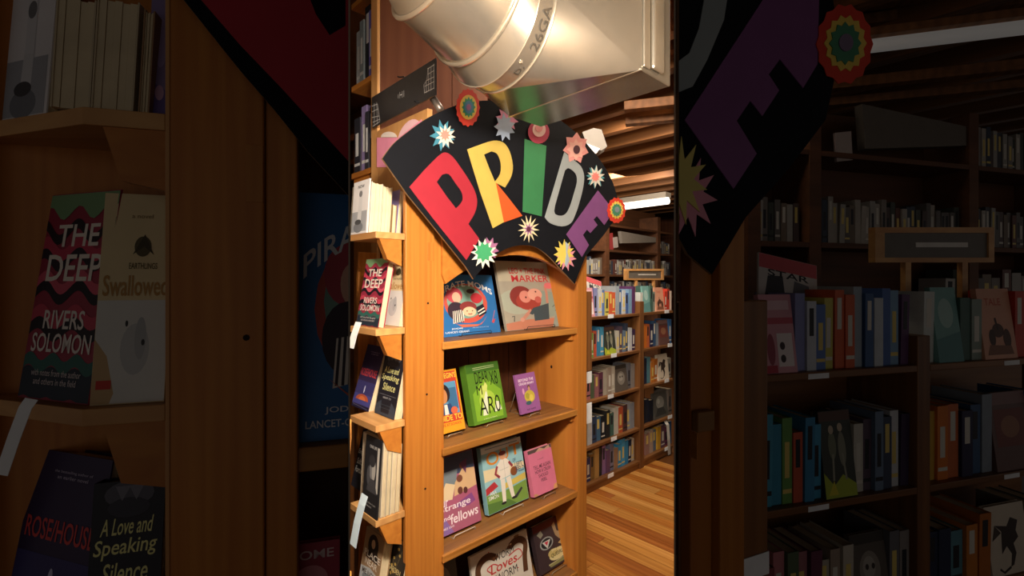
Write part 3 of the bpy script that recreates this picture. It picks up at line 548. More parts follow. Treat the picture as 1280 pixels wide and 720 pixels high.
# curling paper shelf tags
def curl(name, pts, wv, m, label):
    V = []; Fc = []
    for p in pts: V += [Vector(p), Vector(p)+Vector(wv)]
    for i in range(len(pts)-1): Fc.append((2*i, 2*i+1, 2*i+3, 2*i+2))
    o = meshobj(name, V, Fc, m); s = o.modifiers.new('solid', 'SOLIDIFY'); s.thickness = .0004
    return tag(o, label, 'tag')
WP = mat('#eef1f4', .6); BLUEP = mat('#cfe2ee', .6)
for (pts, d, m, lab) in (([(452, 403), (450, 408), (446, 420), (442, 436)], 1.27, WP, 'white paper tag hanging from second flank shelf'), ([(460, 621), (456, 634), (450, 658), (445, 686)], 1.25, BLUEP, 'pale blue paper tag hanging from fourth flank shelf')):
    pp = [rayp(x, y, d-.012*i) for i, (x, y) in enumerate(pts)]
    curl('shelf_tag', pp, LU.A.to_3d()*.034*-1, m, lab)

# upper case above the flank
uc = empty('tall_bookcase', M.pt(.1, .5, 0), 'tall brown bookcase with pale front edge behind the fan sign', 'bookcase')
bU = .335
aU = M.a(475.5, bU)
joints = [475.5, 565, 610]
for i in range(2):
    board('end_panel', M, M.a(joints[i], bU)+(.0008 if i else 0), M.a(joints[i+1], bU)-.0008, bU, bU+.02, 1.0, CEIL-.005, W_BROWN, uc)
board('front_edge', M, aU-.012, aU-.0005, bU, bU+.045, 1.0, CEIL-.005, W_PALE('Z'), uc)
LT = Frame(M.pt(aU-.012, bU+.045, 0)[:2], math.radians(136))
UZ = [LT.z(y, 0) for y in (208, 92, -18)]
for z in UZ:
    o = board('shelf', LT, LT.a(437.9), -.001, .004, .3, z-.02, z, W_OR('X'), uc)
board('back_panel', LT, LT.a(437.9), -.001, .301, .31, 1.0, CEIL-.01, W_BROWN, uc)
top_rows = [[('#2a2a34', 3, .17), ('#8f7fae', 2.6, .2), ('#34343c', 1.6, .175), ('#26262c', 1.4, .185), ('#5a5a62', 1, .175)],
            [('#b8bec4', 2.4, .17), ('#8f9aa0', 2, .19), ('#22242a', 2.6, .225), ('#6a66b8', 2.2, .20)],
            [('#d8b0b8', 2.2, .2), ('#8a5aa0', 2, .2), ('#4a3a5a', 2, .2)]]
for ri, rw in enumerate(top_rows):
    a1 = -.004
    for i, (c, wv, ht) in enumerate(reversed(rw)):
        wd = wv*.0155; a0 = a1-wd; ht *= 1.2
        spine_book(LT, a0, .012+.006*(i % 2), UZ[ri]+.0005, wd-.001, .14, ht, c, '%s spine, %s from pale edge on %s shelf of tall bookcase' % (cname(c), ORD[i], ['lower', 'middle', 'top'][ri]), 'spines in the tall bookcase', 0, '#d8d8d8')
        a1 = a0
V, Fc = tube_geo([rayp(540, 121, 1.43), rayp(551, 138, 1.41)], .011, 12)
tag(meshobj('metal_tube', V, Fc, mat('#8a8078', .35, .6), smooth=True), 'short grey metal tube beside the pine panel', 'tube')
# black glossy plate with white line drawing
PL = Frame(M.pt(.082, 0, 0)[:2], math.radians(136))
pa = [PL.px(464.5, 122), PL.px(544.5, 72.5), PL.px(544.5, 118.5), PL.px(465.5, 160)]
pl = prism('glossy_plate', pa, (), .004, mat('#53565d', .3, .85, .8), None, fn=lambda a, b, z: PL.pt(a, b, z))
tag(pl, 'black glossy plate with white skyline line drawing in front of pine panel', 'sign')
def plate_lines(lines):
    V = []; Fc = []
    for pts in lines:
        q = [PL.px(x, y) for x, y in pts]; base = len(V)
        for i, p in enumerate(q):
            n0 = Vector(q[max(i-1, 0)]); n1 = Vector(q[min(i+1, len(q)-1)]); t = (n1-n0).normalized(); nn = Vector((-t.y, t.x))*.0007
            V += [PL.pt(p[0]+nn.x, -.0006, p[1]+nn.y), PL.pt(p[0]-nn.x, -.0006, p[1]-nn.y)]
        for i in range(len(q)-1): Fc.append((base+2*i, base+2*i+1, base+2*i+3, base+2*i+2))
    return V, Fc
ll = [[(531, 117), (530, 106), (534, 100), (535, 85)], [(535, 86), (543, 81)], [(535, 93), (543, 88)], [(533, 101), (543, 96)], [(531, 108), (543, 102)], [(531, 116), (543, 110)], [(539, 84), (539, 113)], [(542.5, 80), (542.5, 111)], [(536, 86), (536, 114)], [(533, 101), (533, 116)],
      [(465, 133), (472, 130)], [(465, 140), (473, 136)], [(465, 147), (474, 145)], [(466, 153), (475, 149)], [(468, 129), (468, 158)], [(471, 128), (472, 156)], [(472, 130), (475, 151)], [(466, 158), (475, 152)],
      [(500, 115), (500, 123)], [(503, 114), (503, 122)], [(500, 119), (503, 118)], [(505, 113), (505, 121)], [(498, 118), (498, 123)]]
V, Fc = plate_lines(ll); o = meshobj('line_drawing', V, Fc, mat('#e8eaec', .5)); setparent(o, pl)
for (x, y) in ((501, 97), (522, 128)):
    a_, z_ = PL.px(x, y); V, Fc = tube_geo([PL.pt(a_-.008, -.006, z_+.004), PL.pt(a_, -.004, z_), PL.pt(a_+.012, .006, z_+.001)], .0022, 6)
    setparent(meshobj('clip', V, Fc, BLACK), pl)
# pink paper notes pinned to the pine
def paper(pts, m, label, nm, bb, holes=()):
    q = [PV.px(x, y, bb) for x, y in pts]; return tag(prism(nm, q, (), .0006, m, None, fn=lambda a, b, z: PV.pt(a, b+bb, z)), label, 'paper')
PINK = mat('#f29ab8', .6); PINK2 = mat('#f6c8d0', .6); CREAM = mat('#f4e8e0', .6)
def dome(cx, y, rx, ry, sl=0): return [(cx+rx*math.cos(math.pi*i/10), y-ry*math.sin(math.pi*i/10)-sl*math.cos(math.pi*i/10)) for i in range(11)]
paper([(471, 172), (497, 172), (497, 209), (471, 209)], PINK, 'pink square paper note left of the fan sign', 'paper_note', -.0012)
paper(dome(486, 171.5, 10, 7), CREAM, 'cream half round paper above the pink note', 'paper_note', -.002)
paper(dome(511, 168, 14, 17, 9), PINK2, 'pale pink half round paper peeking above the fan sign', 'paper_note', -.0028)
paper([(497, 173), (527, 149), (528, 156), (500, 180)], PINK, 'pink paper strip along the upper edge of fan sign', 'paper_note', -.0036)

# ------------------------------------------------------------------ fan sign
SB = -.045
def s2(x, y): return (470+x/2.77, 100+y/2.77)
def c3(x, y): return (438+x/4, 180+y/4)
def c4(x, y): return (640+x/4, 180+y/4)
fan_outer = smooth([s2(*p) for p in ((22, 272), (60, 222), (110, 180), (170, 137), (230, 106), (290, 84), (350, 73), (430, 72), (510, 84), (590, 112), (660, 155), (730, 220), (785, 290), (822, 360), (838, 425), (836, 470))])
fan = fan_outer+[s2(790, 535), s2(725, 612), s2(688, 706)]+smooth([s2(*p) for p in ((640, 655), (600, 612), (560, 582), (520, 572), (470, 578), (420, 602), (370, 650), (338, 690))])+[s2(*p) for p in ((310, 645), (185, 490), (110, 398))]
CARD = mat('#0f1117', .8, spec=.15, var=.1); KRAFT = mat('#a07f58', .8)
class Lay: pass
def plane_fn(fr, bb): return lambda a, b, z: fr.pt(a, b+bb, z)
def cut(fr, bb, nm, pts, col, parent, t=.0008, holes=(), edge=None):
    q = [fr.px(x, y, bb) for x, y in pts]; hq = [[fr.px(x, y, bb) for x, y in h] for h in holes]
    return prism(nm, q, hq, t, mat(col, .55, var=.05) if isinstance(col, str) else col, parent, fn=plane_fn(fr, bb), edge=edge)
sg = empty('fan_sign', M.pt(.4, SB, 1.7), 'black fan shaped sign with cut paper rainbow letters above the bookcase', 'sign')
cut(M, SB, 'fan_board', fan, CARD, sg, .006, edge=KRAFT)
letters = [('letter_p', [c3(*p) for p in ((295, 215), (365, 135), (440, 60), (475, 42), (510, 62), (550, 115), (590, 175), (622, 235), (634, 290), (622, 345), (590, 400), (645, 475), (580, 580), (410, 368))], '#9c2433', [[c3(*p) for p in ((432, 190), (458, 154), (492, 150), (525, 195), (555, 238), (562, 275), (548, 302), (528, 322), (480, 260))]]),
           ('letter_r', [s2(*p) for p in ((316, 240), (360, 224), (405, 210), (440, 216), (462, 245), (474, 295), (468, 335), (447, 372), (415, 356), (443, 492), (405, 513), (360, 385))], '#bfa650', [[s2(*p) for p in ((374, 258), (400, 247), (420, 256), (432, 288), (430, 325), (412, 352), (394, 310))]]),
           ('letter_r_leg', [s2(*p) for p in ((415, 354), (462, 412), (507, 470), (443, 493), (430, 430))], '#c85424', []),
           ('letter_i', [s2(*p) for p in ((515, 204), (590, 228), (574, 472), (508, 456))], '#357a4c', []),
           ('letter_d', [c4(*p) for p in ((262, 40), (310, 80), (345, 112), (361, 160), (355, 222), (335, 300), (318, 350), (295, 395), (250, 412), (192, 396), (164, 366), (210, 215))], '#9aa2a4', [[c4(*p) for p in ((265, 132), (285, 121), (318, 148), (325, 190), (308, 255), (290, 312), (268, 350), (236, 358), (211, 335), (236, 235))]]),
           ('letter_e', [c4(*p) for p in ((430, 232), (482, 298), (487, 368), (462, 405), (425, 360), (408, 378), (428, 405), (392, 445), (375, 428), (355, 455), (385, 505), (350, 565), (272, 452))], '#7d4a80', [])]
def cloop(p, n=3): return smooth(p+[p[0]], n)[:-1]
def part_smooth(p, i, j): return p[:i]+smooth(p[i:j+1], 3)+p[j+1:]
letters[0] = (letters[0][0], part_smooth(letters[0][1], 1, 10), letters[0][2], [part_smooth(letters[0][3][0], 1, 7)])
letters[1] = (letters[1][0], part_smooth(letters[1][1], 1, 7), letters[1][2], [part_smooth(letters[1][3][0], 1, 5)])
letters[4] = (letters[4][0], part_smooth(letters[4][1], 1, 10), letters[4][2], [cloop(letters[4][3][0])])
for nm, pts, c, hs in letters: cut(M, SB-.0012, nm, pts, c, sg, .001, hs)
def star(cx, cy, r0, r1, n, ph=0, sx=1.0): return [(cx+sx*(r0 if i % 2 else r1)*math.cos(ph+math.pi*i/n), cy+(r0 if i % 2 else r1)*math.sin(ph+math.pi*i/n)) for i in range(2*n)]
def circ(cx, cy, r, sx=1.0, n=20): return [(cx+sx*r*math.cos(2*math.pi*i/n), cy+r*math.sin(2*math.pi*i/n)) for i in range(n)]
def flower(fr, bb, nm, layers, label):
    r = None
    for i, (pts, c) in enumerate(layers):
        o = cut(fr, bb-.0012*(i+1), nm if r is None else 'paper_layer', pts, c, None, .0009)
        if r is None: r = tag(o, label, 'paper flower', 'cut paper flowers on the fan sign')
        else: setparent(o, r)
SBF = SB-.0016
flower(M, SBF, 'paper_rosette', [(star(585, 134.5, 22, 24, 16, 0, .63), '#d8402f'), (circ(585.5, 134, 15.5, .68), '#e8c860'), (star(586, 134, 10, 13, 12, 0, .66), '#3f9a78'), (circ(586, 134, 8, .66), '#4f86b0'), (circ(586, 134, 4, .7), '#a06a9a')], 'red and yellow paper rosette at the upper left of the fan')
flower(M, SBF, 'paper_star', [(star(553, 169, 11, 20, 9, .3, .8), '#3d7f96'), (star(557, 170, 8, 15, 11, .1, .85), '#d8d0c0'), (star(556.5, 168.5, 4.5, 8, 9, .1, .9), '#e88478')], 'teal and cream paper star above the red letter')
flower(M, SBF, 'paper_star', [(star(634, 149, 10, 17, 10, .2, .85), '#e092b4'), (star(631, 159, 11, 18, 9, .4, .75), '#a8bcd8')], 'pink and pale blue paper star at the top of the fan')
flower(M, SBF, 'paper_disc', [(circ(673.5, 165, 14.5, .92), '#b83a58'), (circ(674, 162, 9, .92), '#f0c8c4'), (circ(674, 160, 5, .92), '#e89a9a')], 'crimson paper disc under the metal duct')
flower(M, SBF, 'paper_flower', [(star(720, 185, 14, 20, 7, .3, .82), '#e49a94'), (star(720, 187, 9, 14, 8, 0, .85), '#e8b0a4'), (circ(721, 187, 5.5, .75), '#4a2430')], 'coral paper flower with dark centre on the grey letter')
flower(M, SBF, 'paper_star', [(star(744.5, 221, 8, 15, 8, .1, .78), '#4f8f98'), (star(745, 221, 7, 14, 10, .4, .8), '#d9d5c8'), (star(744.5, 221, 4, 6.5, 9, 0, .85), '#e8847c')], 'teal and coral paper star above the purple letter')
flower(M, SBF, 'paper_rosette', [(star(770.5, 263, 15, 16.5, 14, 0, .72), '#d8402c'), (star(771, 262.5, 9.5, 11.5, 14, 0, .75), '#e8c85a'), (star(771, 262.5, 7, 8.5, 12, 0, .75), '#4a8a68'), (circ(771.5, 262, 3.6, .8), '#7f8f98')], 'red paper rosette at the right end of the fan')
flower(M, SBF, 'paper_star', [(star(612, 311, 9, 15, 9, .2, .8), '#a0688e'), (star(605, 317, 11, 19, 12, .1, .88), '#dce0d0'), (star(605, 315, 9, 13, 9, .3, .9), '#3f9a68')], 'green and white paper star below the red letter')
flower(M, SBF, 'paper_star', [(star(661, 286, 7, 17, 13, .1, .8), '#e4d4ac'), (star(661, 286.5, 3.5, 9, 8, .2, .8), '#9a6a98'), (circ(661, 286.5, 3.2, .8), '#5a2a40')], 'cream paper star with plum centre below the green letter')
flower(M, SBF, 'paper_star', [(star(708, 322, 9, 17, 10, .1, .75), '#e094a8'), (star(705, 317, 10, 18, 11, .2, .72), '#e0cc60'), ([(707, 302), (711, 306), (709, 315), (712, 325), (708, 334), (706, 330), (708, 318)], '#a8b8c8')], 'yellow and pink paper star at the lower right of the fan')

# ------------------------------------------------------------------ sheet metal duct
def metal(name, c1, c2, rough):
    if name in MATS: return MATS[name]
    m = bpy.data.materials.new(name); m.use_nodes = True; nt = m.node_tree; b = nt.nodes['Principled BSDF']
    tc = nt.nodes.new('ShaderNodeTexCoord'); nz = nt.nodes.new('ShaderNodeTexNoise'); nz.inputs['Scale'].default_value = 9; nz.inputs['Detail'].default_value = 4
    nt.links.new(tc.outputs['Object'], nz.inputs['Vector'])
    cr = nt.nodes.new('ShaderNodeValToRGB'); cr.color_ramp.elements[0].color = lin(c1); cr.color_ramp.elements[1].color = lin(c2)
    cr.color_ramp.elements[0].position = .3; cr.color_ramp.elements[1].position = .7
    nt.links.new(nz.outputs['Fac'], cr.inputs[0]); nt.links.new(cr.outputs[0], b.inputs['Base Color'])
    b.inputs['Metallic'].default_value = .85; b.inputs['Roughness'].default_value = rough
    MATS[name] = m; return m
GALV = metal('galvanised_steel', '#a8a296', '#bab3a6', .25)
GALV2 = metal('galvanised_edge', '#c4bcab', '#dad2c2', .25)
DT = empty('air_duct', M.pt(.2, -.35, 2.05), 'round galvanised air duct with elbow joining a square metal collar', 'air duct')
A3 = M.A.to_3d(); B3 = M.B.to_3d(); Z3 = Vector((0, 0, 1))
d1 = 1.15; zb = EYE+(HZ-108)/F*d1
P1 = Vector(((838-640)/F*d1, d1, zb))
P4 = P1-A3*(.112*d1); P3 = P4+B3*(.366*d1); P2 = P1+B3*(.366*d1)
SW = .366*d1; SHT = .40
sc = (P4+P3)/2+Z3*(SHT/2)
RR = .16; rc = Vector((-.02, 1.10, EYE+.60))
NS = 48
def ringpts(c, n, r):
    n = n.normalized(); u = B3.copy(); v = n.cross(u).normalized(); u = v.cross(n).normalized()
    if v.z < 0: v = -v
    return [c+u*(-r*math.cos(2*math.pi*k/NS))+v*(r*math.sin(2*math.pi*k/NS)) for k in range(NS)]
def loft(nm, rings, m, parent, smooth=True):
    V = [p for r in rings for p in r]; Fc = [(i*NS+k, i*NS+(k+1) % NS, (i+1)*NS+(k+1) % NS, (i+1)*NS+k) for i in range(len(rings)-1) for k in range(NS)]
    return meshobj(nm, V, Fc, m, parent, smooth=smooth)
def bead(c, n, r, t, parent, nm='seam_bead'):
    V, Fc = tube_geo(ringpts(c, n, r), t, 8, True); return meshobj(nm, V, Fc, GALV2, parent, smooth=True)
# square to round transition: four corner cones and four flat triangles
r0 = ringpts(rc, A3, RR)
corner = [sc+B3*(cx*SW/2)+Z3*(cz*SHT/2) for cx, cz in ((-1, 1), (1, 1), (1, -1), (-1, -1))]
q = NS//4
for k in range(4):
    V = [corner[k]]+[r0[(k*q+i) % NS] for i in range(q+1)]
    meshobj('transition_cone', V, [(0, i+1, i+2) for i in range(q)], GALV, DT, smooth=True)
    meshobj('transition_panel', [r0[(k*q) % NS], corner[k], corner[k-1]], [(0, 1, 2)], GALV, DT)
def vbox(nm, o, da, db, dz, m, parent, bevel=.002):
    V = [o+A3*a+B3*b+Z3*z for a in (0, da) for b in (0, db) for z in (0, dz)]
    return meshobj(nm, V, BOXF, m, parent, bevel=bevel)
vbox('collar', P4+A3*.0005, .112*d1, SW, .7, GALV, DT, .003)
fl_o = P4-B3*.004+A3*.012+Z3*.03
vbox('cleat_strip', P4-B3*.006+A3*.002+Z3*.008, .026, .0055, .69, GALV2, DT, .002)
vbox('cleat_strip', P4-B3*.012+A3*.034+Z3*.012, .048, .0115, .69, GALV2, DT, .006)
vbox('drive_cleat', P4-A3*.006-B3*.002-Z3*.002, .006, SW+.004, .004, GALV2, DT, .001)
st1 = Vector((-.053, 1.07, EYE+.60)); st2 = Vector((-.082, 1.048, EYE+.64))
n2 = (A3*math.cos(math.radians(4))-Z3*math.sin(math.radians(4)))
dir3 = (-A3*math.cos(math.radians(28))+Z3*math.sin(math.radians(28))); st3 = st2+dir3*.1
n3 = (A3*math.cos(math.radians(20))-Z3*math.sin(math.radians(20)))
dir4 = (-A3*math.cos(math.radians(62))+Z3*math.sin(math.radians(62))); st4 = st3+dir4*.12
loft('pipe_collar', [r0, ringpts(st1, A3, RR)], GALV, DT)
loft('pipe_gore', [ringpts(st1, A3, RR), ringpts(st2, n2, RR)], GALV, DT)
loft('pipe_gore', [ringpts(st2, n2, RR), ringpts(st3, n3, RR)], GALV, DT)
loft('pipe_riser', [ringpts(st3, n3, RR), ringpts(st4, dir4, RR)], GALV, DT)
bead(rc, A3, RR+.001, .003, DT); bead(st1, A3, RR, .0018, DT); bead(st2, n2, RR+.002, .006, DT); bead(st3, n3, RR+.002, .006, DT)
# marker writing on the pipe collar
def band_text(s, an0, an1, t0, t1):
    tv, tf = textgeo(s, .0); V = []
    base = ringpts(rc, A3, RR+.0009)
    v = A3.cross(B3).normalized(); v = v if v.z > 0 else -v
    for (x, y) in tv:
        an = math.radians(an0+(an1-an0)*x); c = rc-A3*(t0+(t1-t0)*y)
        V.append(c-B3*((RR+.0009)*math.cos(an))+v*((RR+.0009)*math.sin(an)))
    return meshobj('marker_writing', V, tf, mat('#3a342c', .7), DT)
band_text('26GA', -46, -14, .008, .030); band_text('D,', -68, -60, .010, .026); band_text('C', 12, 20, .008, .03)
for an in (-57,):
    v = Z3; p = rc-A3*.03-B3*((RR)*math.cos(math.radians(an)))+Z3*(RR*math.sin(math.radians(an)))
    bmv = [p+Vector((math.cos(k)*.0035, math.sin(k)*.0035*math.sin(j), .0035*math.cos(j))) for j in (.6, 1.6, 2.6) for k in (0, 1.57, 3.14, 4.71)]
    meshobj('screw', bmv, [(0, 1, 2, 3), (8, 11, 10, 9)]+[(r*4+k, r*4+(k+1) % 4, r*4+4+(k+1) % 4, r*4+4+k) for r in (0, 1) for k in range(4)], GALV2, DT)

# lamp head behind the sign and fluorescent tube
sl = empty('spot_lamp', rayp(745, 160, 2.6), 'grey ceiling lamp housing with lit white opening beside the duct', 'lamp')
def pxprism(nm, pts, d, t, m, parent):
    V = [rayp(x, y, d) for x, y in pts]+[rayp(x, y, d)+Vector((0, t, 0)) for x, y in pts]; n = len(pts)
    Fc = [tuple(range(n)), tuple(range(2*n-1, n-1, -1))]+[(i, (i+1) % n, (i+1) % n+n, i+n) for i in range(n)]
    return meshobj(nm, V, Fc, m, parent)
pxprism('housing', [(728, 165), (742, 160), (752, 162), (759, 183), (752, 188), (735, 185)], 2.6, .12, mat('#8a837a', .5), sl)
pxprism('lamp_lens', [(730, 178), (737, 181), (750, 186), (746, 189), (730, 188)], 2.595, .06, emit('lamp_lens', '#fff4e0', 2.2), sl)
TB = Frame((rayp(842, 0, 4.2).x, 4.2), math.radians(136))
zt = TB.z(250, 0)
ft = empty('fluorescent_light', TB.pt(-.5, 0, zt), 'long white fluorescent tube light below the wooden joists', 'lamp')
V, Fc = tube_geo([TB.pt(-1.25, 0, zt), TB.pt(-.05, 0, zt)], .03, 12); meshobj('tube', V, Fc, emit('fluorescent_tube', '#fff6e6', 3.0), ft, smooth=True)
board('tube_housing', TB, -1.3, -.05, -.05, .05, zt+.03, zt+.075, mat('#9a9184', .6), ft)

# ------------------------------------------------------------------ aisle bookcase behind, right
RZ = [1.33, 1.015, .695, .35, .07]
ab = empty('aisle_bookcase', R.pt(.9, .15, 0), 'low brown aisle bookcase with five rows of books behind the display', 'bookcase')
aD0, aD1 = R.a(800), R.a(805); aL = -.6; aE = R.a(841.5)
board('back_panel', R, aL, aE, .30, .315, 0, 1.45, W_AISLE('X'), ab)
board('divider', R, aD0, aD1, .0, .299, 0, 1.43, W_AISLE('Z'), ab)
board('upright', R, aL-.03, aL, 0, .3, 0, 1.43, W_AISLE('Z'), ab)
board('kick_board', R, aL, aE, .012, .028, 0, .048, W_AISLE('X'), ab)
for z in RZ:
    board('shelf', R, aL, aD0-.0005, .002, .299, z-.022, z, W_AISLE('X'), ab); board('shelf', R, aD1+.0005, aE, .002, .299, z-.022, z, W_AISLE('X'), ab)
rowsL = [[('graphic', 3.2), '#8a8fc0', '#c9cfd8', '#5b79b8', '#c8c060', '#d0603a', '#d0603a', '#9aa6b0', '#3d5f8f', '#c5ccd2', '#4a6aa8', '#7ba0c0', '#5a3560'],
         ['#4a9ab8', '#3f8fae', '#6a9a50', '#c85a3f', '#3f86b0', '#4a9ac0', ('figures', 3.4), '#c8c4b8', '#5a4a5a', '#6a7f98', '#3f4a60', '#c8ccd0', '#3a2a4a'],
         ['#8a4a50', '#c07a80', '#5a6a50', '#a06a70', '#6a3a50', '#b0a898', '#a08f80', '#c0b8a8', ('mask', 3.4), '#6a6a70', '#8a8480'],
         ['#5a6a48', '#c8ccd0', '#3a4a6a', '#4a7090', '#20242a', '#2a2a2a', '#4a6a60', '#c8c4b8', '#c05a38', '#5a3a38', '#9aa0a8', '#8a8f98'],
         ['#6a5a8a', '#3a3a6a', '#8a6a3a', '#b08a50', '#2a2a2a', '#8a6a98', '#6a4a6a', '#7a7a90', '#9a7a60', '#3a90c0', '#4aa0d0', '#3a88b8', '#20304a', '#c8c0b0']]
rowsR = [['#cfd5d0', ('teal', 2.4), '#4a6a60', '#8a9a90', ('peach', 3.4), '#c8402f', '#c8402f', '#f0d8c8', '#d8c840'],
         ['#c8a040', '#d8782a', '#c86a3a', '#2a2a4a', '#3a5a80', '#8a95a0', ('brown', 3.6), '#3a6aa0', '#4a7ab0'],
         ['#27304a', '#27304a', '#5a8a98', '#c87a30', '#b86a28', ('dragon', 3.4), '#8a8478', '#3a3a38'],
         ['#1a1e2a', '#22283a', '#1a1e2a', ('grey', 3.6), '#6a6058', '#4a4a50'],
         ['#c83a70', '#a07a70', '#b8a090', '#6a7a90', '#d0a030', '#6a4a5a', '#7a3a5a', '#3a5a80', '#6a4a6a']]
RN = ['top', 'second', 'third', 'fourth', 'bottom']
aV0 = R.a(735); aV1 = R.a(844)
for i, z in enumerate(RZ):
    hm = [.235, .235, .235, .25, .235][i]
    row(R, aV0-.02, aD0-.015, .035, z, hm, rowsL[i], '%s row left of the aisle divider' % RN[i], 'books in the aisle bookcase')
    row(R, aD1+.012, R.a(841, .03), .035, z, hm, rowsR[i][:-1], '%s row right of the aisle divider' % RN[i], 'books in the aisle bookcase')
    for x, sd in ((762, 'left'), (833, 'right')):
        at = R.a(x+(2 if i % 2 else -2))
        o = board('price_tag', R, at, at+.075, -.0015, .0015, z-.02, z+.012, WP, None, .0005); tag(o, 'white label on the %s aisle shelf, %s of the divider' % (RN[i], sd), 'tag', 'labels on the aisle shelves')
# loose comic leaning on top, and paper slip hanging
aco = R.a(738, .2)
mtx = Matrix.Translation(R.pt(R.a(735.5, .18), .18, RZ[0]+.17)) @ R.rot @ Matrix.Rotation(math.radians(12), 4, 'Y') @ Matrix.Rotation(math.radians(-20), 4, 'X')
book('comic', mtx, .22, .16, .006, 'grey and red comic sticking up behind the top aisle row', None)
pp = [R.pt(R.a(833, -.01), -.01, R.z(y, 1.2)) for y in (522, 530, 548, 568)]
curl('paper_slip', [pp[0]+B3*.05, pp[1], pp[2]-B3*.01, pp[3]+A3*.03], A3*.05, mat('#d8d2c8', .7), 'white paper strip hanging from the fourth aisle shelf')
# plank hanging beside the display case with two small white cards
bs = empty('hanging_plank', M.pt(.9, .15, 1.2), 'short brown plank beside the right post of the display bookcase', 'plank')
pb = .10; ax0 = aR1+.003; ax1 = M.a(740, pb)
board('plank_board', M, ax0, ax1, pb, pb+.018, M.z(463, ax1, pb), M.z(364, ax1, pb), W_AISLE('Z'), bs)
for (y0, y1, lab) in ((478, 464, 'small white card below the hanging plank'), (528, 503, 'larger white card lower on the side of display bookcase')):
    o = board('card', M, ax0, ax1-.001, pb, pb+.004, M.z(y0, ax1, pb), M.z(y1, ax1, pb), WP, None, .0005); tag(o, lab, 'card')

# ------------------------------------------------------------------ far wall shelves
fb = empty('far_bookcase', FB.pt(1, .2, 0), 'dark far wall bookcase under the fluorescent light', 'bookcase')
fz = [FB.z(y, FB.a(790)) for y in (372, 343.5, 314, 284)]
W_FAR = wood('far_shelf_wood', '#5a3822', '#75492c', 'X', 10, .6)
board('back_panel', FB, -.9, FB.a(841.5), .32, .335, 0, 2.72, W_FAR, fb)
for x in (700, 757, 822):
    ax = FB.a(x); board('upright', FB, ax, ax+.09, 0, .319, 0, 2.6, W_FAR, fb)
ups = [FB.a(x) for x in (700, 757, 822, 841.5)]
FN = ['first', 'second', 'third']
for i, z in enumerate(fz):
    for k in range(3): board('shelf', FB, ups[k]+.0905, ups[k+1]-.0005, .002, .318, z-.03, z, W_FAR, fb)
FARB = []; DIMB = []
DULL = ['#6a6460', '#8a8078', '#a8a49c', '#4a4a52', '#5a4a48', '#7a6a5a', '#c0bcb4', '#3a4454', '#6a4038', '#8f8a84', '#4a5048', '#b0a89c']
for i in (0, 1):
    for k, nm in ((0, 'left'), (1, 'middle'), (2, 'right')):
        a0, a1 = ups[k]+.1, ups[k+1]-.02
        if k == 0: a0 = max(a0, FB.a(728))
        
        n = max(4, int((a1-a0)/.045)); row(FB, a0, a1, .04, fz[i], .235, [random.choice(DULL) for _ in range(n)], '%s shelf, %s bay of far bookcase' % (['lower', 'upper'][i], nm), 'books in the far bookcase', .16, .1, FARB)
row(FB, ups[2]+.1, FB.a(840), .04, fz[2], .2, [random.choice(DULL) for _ in range(7)], 'third shelf, right bay of far bookcase', 'books in the far bookcase', stuff=FARB)
fuse(FARB, 'far_book_rows', 'rows of small dull books filling the far wall bookcase', 'books')
a_, z_ = FB.px(778, 301, .0)
def fpoly(nm, pts, fr, bb, t, c, label, cat):
    return tag(cut(fr, bb, nm, pts, c, None, t), label, cat)
fpoly('paper_roll', [(776, 289), (820, 297), (820, 303), (778, 304)], FB, .02, .05, '#8f8478', 'flat grey paper packet on the upper far shelf', 'packet')
o = fpoly('photo_card', [(766, 297), (772, 296), (773, 309), (767, 310)], FB, .01, .02, '#b8a8a0', 'small pale card on the far bookcase', 'card')
o = fpoly('red_folder', [(762, 292), (766, 291), (767, 312), (763, 313)], FB, .012, .04, '#a03a3a', 'narrow red folder beside the pale card on far bookcase', 'folder')
# wooden framed topper on the aisle case
tp = empty('framed_topper', R.pt(R.a(806, .2), .2, RZ[0]+.3), 'wooden framed grey sign on posts above the aisle bookcase', 'sign')
def pbox(x0, y0, x1, y1, fr, bb, t, nm, m, parent):
    q = [fr.px(x, y, bb) for x, y in ((x0, y1), (x1, y1), (x1, y0), (x0, y0))]
    return prism(nm, q, (), t, m, parent, fn=plane_fn(fr, bb))
TW = W_PALE('X')
pbox(783, 336, 830, 338.5, R, .2, .03, 'frame_rail', TW, tp); pbox(783, 348, 830, 350, R, .2, .03, 'frame_rail', TW, tp)
pbox(783, 338.5, 786, 348, R, .2, .03, 'frame_stile', TW, tp); pbox(827.5, 338.5, 830, 348, R, .2, .03, 'frame_stile', TW, tp)
pbox(786, 338.5, 827.5, 348, R, .21, .01, 'sign_panel', mat('#6a645c', .5), tp)
pbox(798, 342.5, 820, 344, R, .208, .003, 'sign_lettering_strip', mat('#d8d4cc', .5), tp)
pbox(795, 350, 797, 395, R, .205, .02, 'leg', TW, tp); pbox(817, 350, 819, 392, R, .205, .02, 'leg', TW, tp)

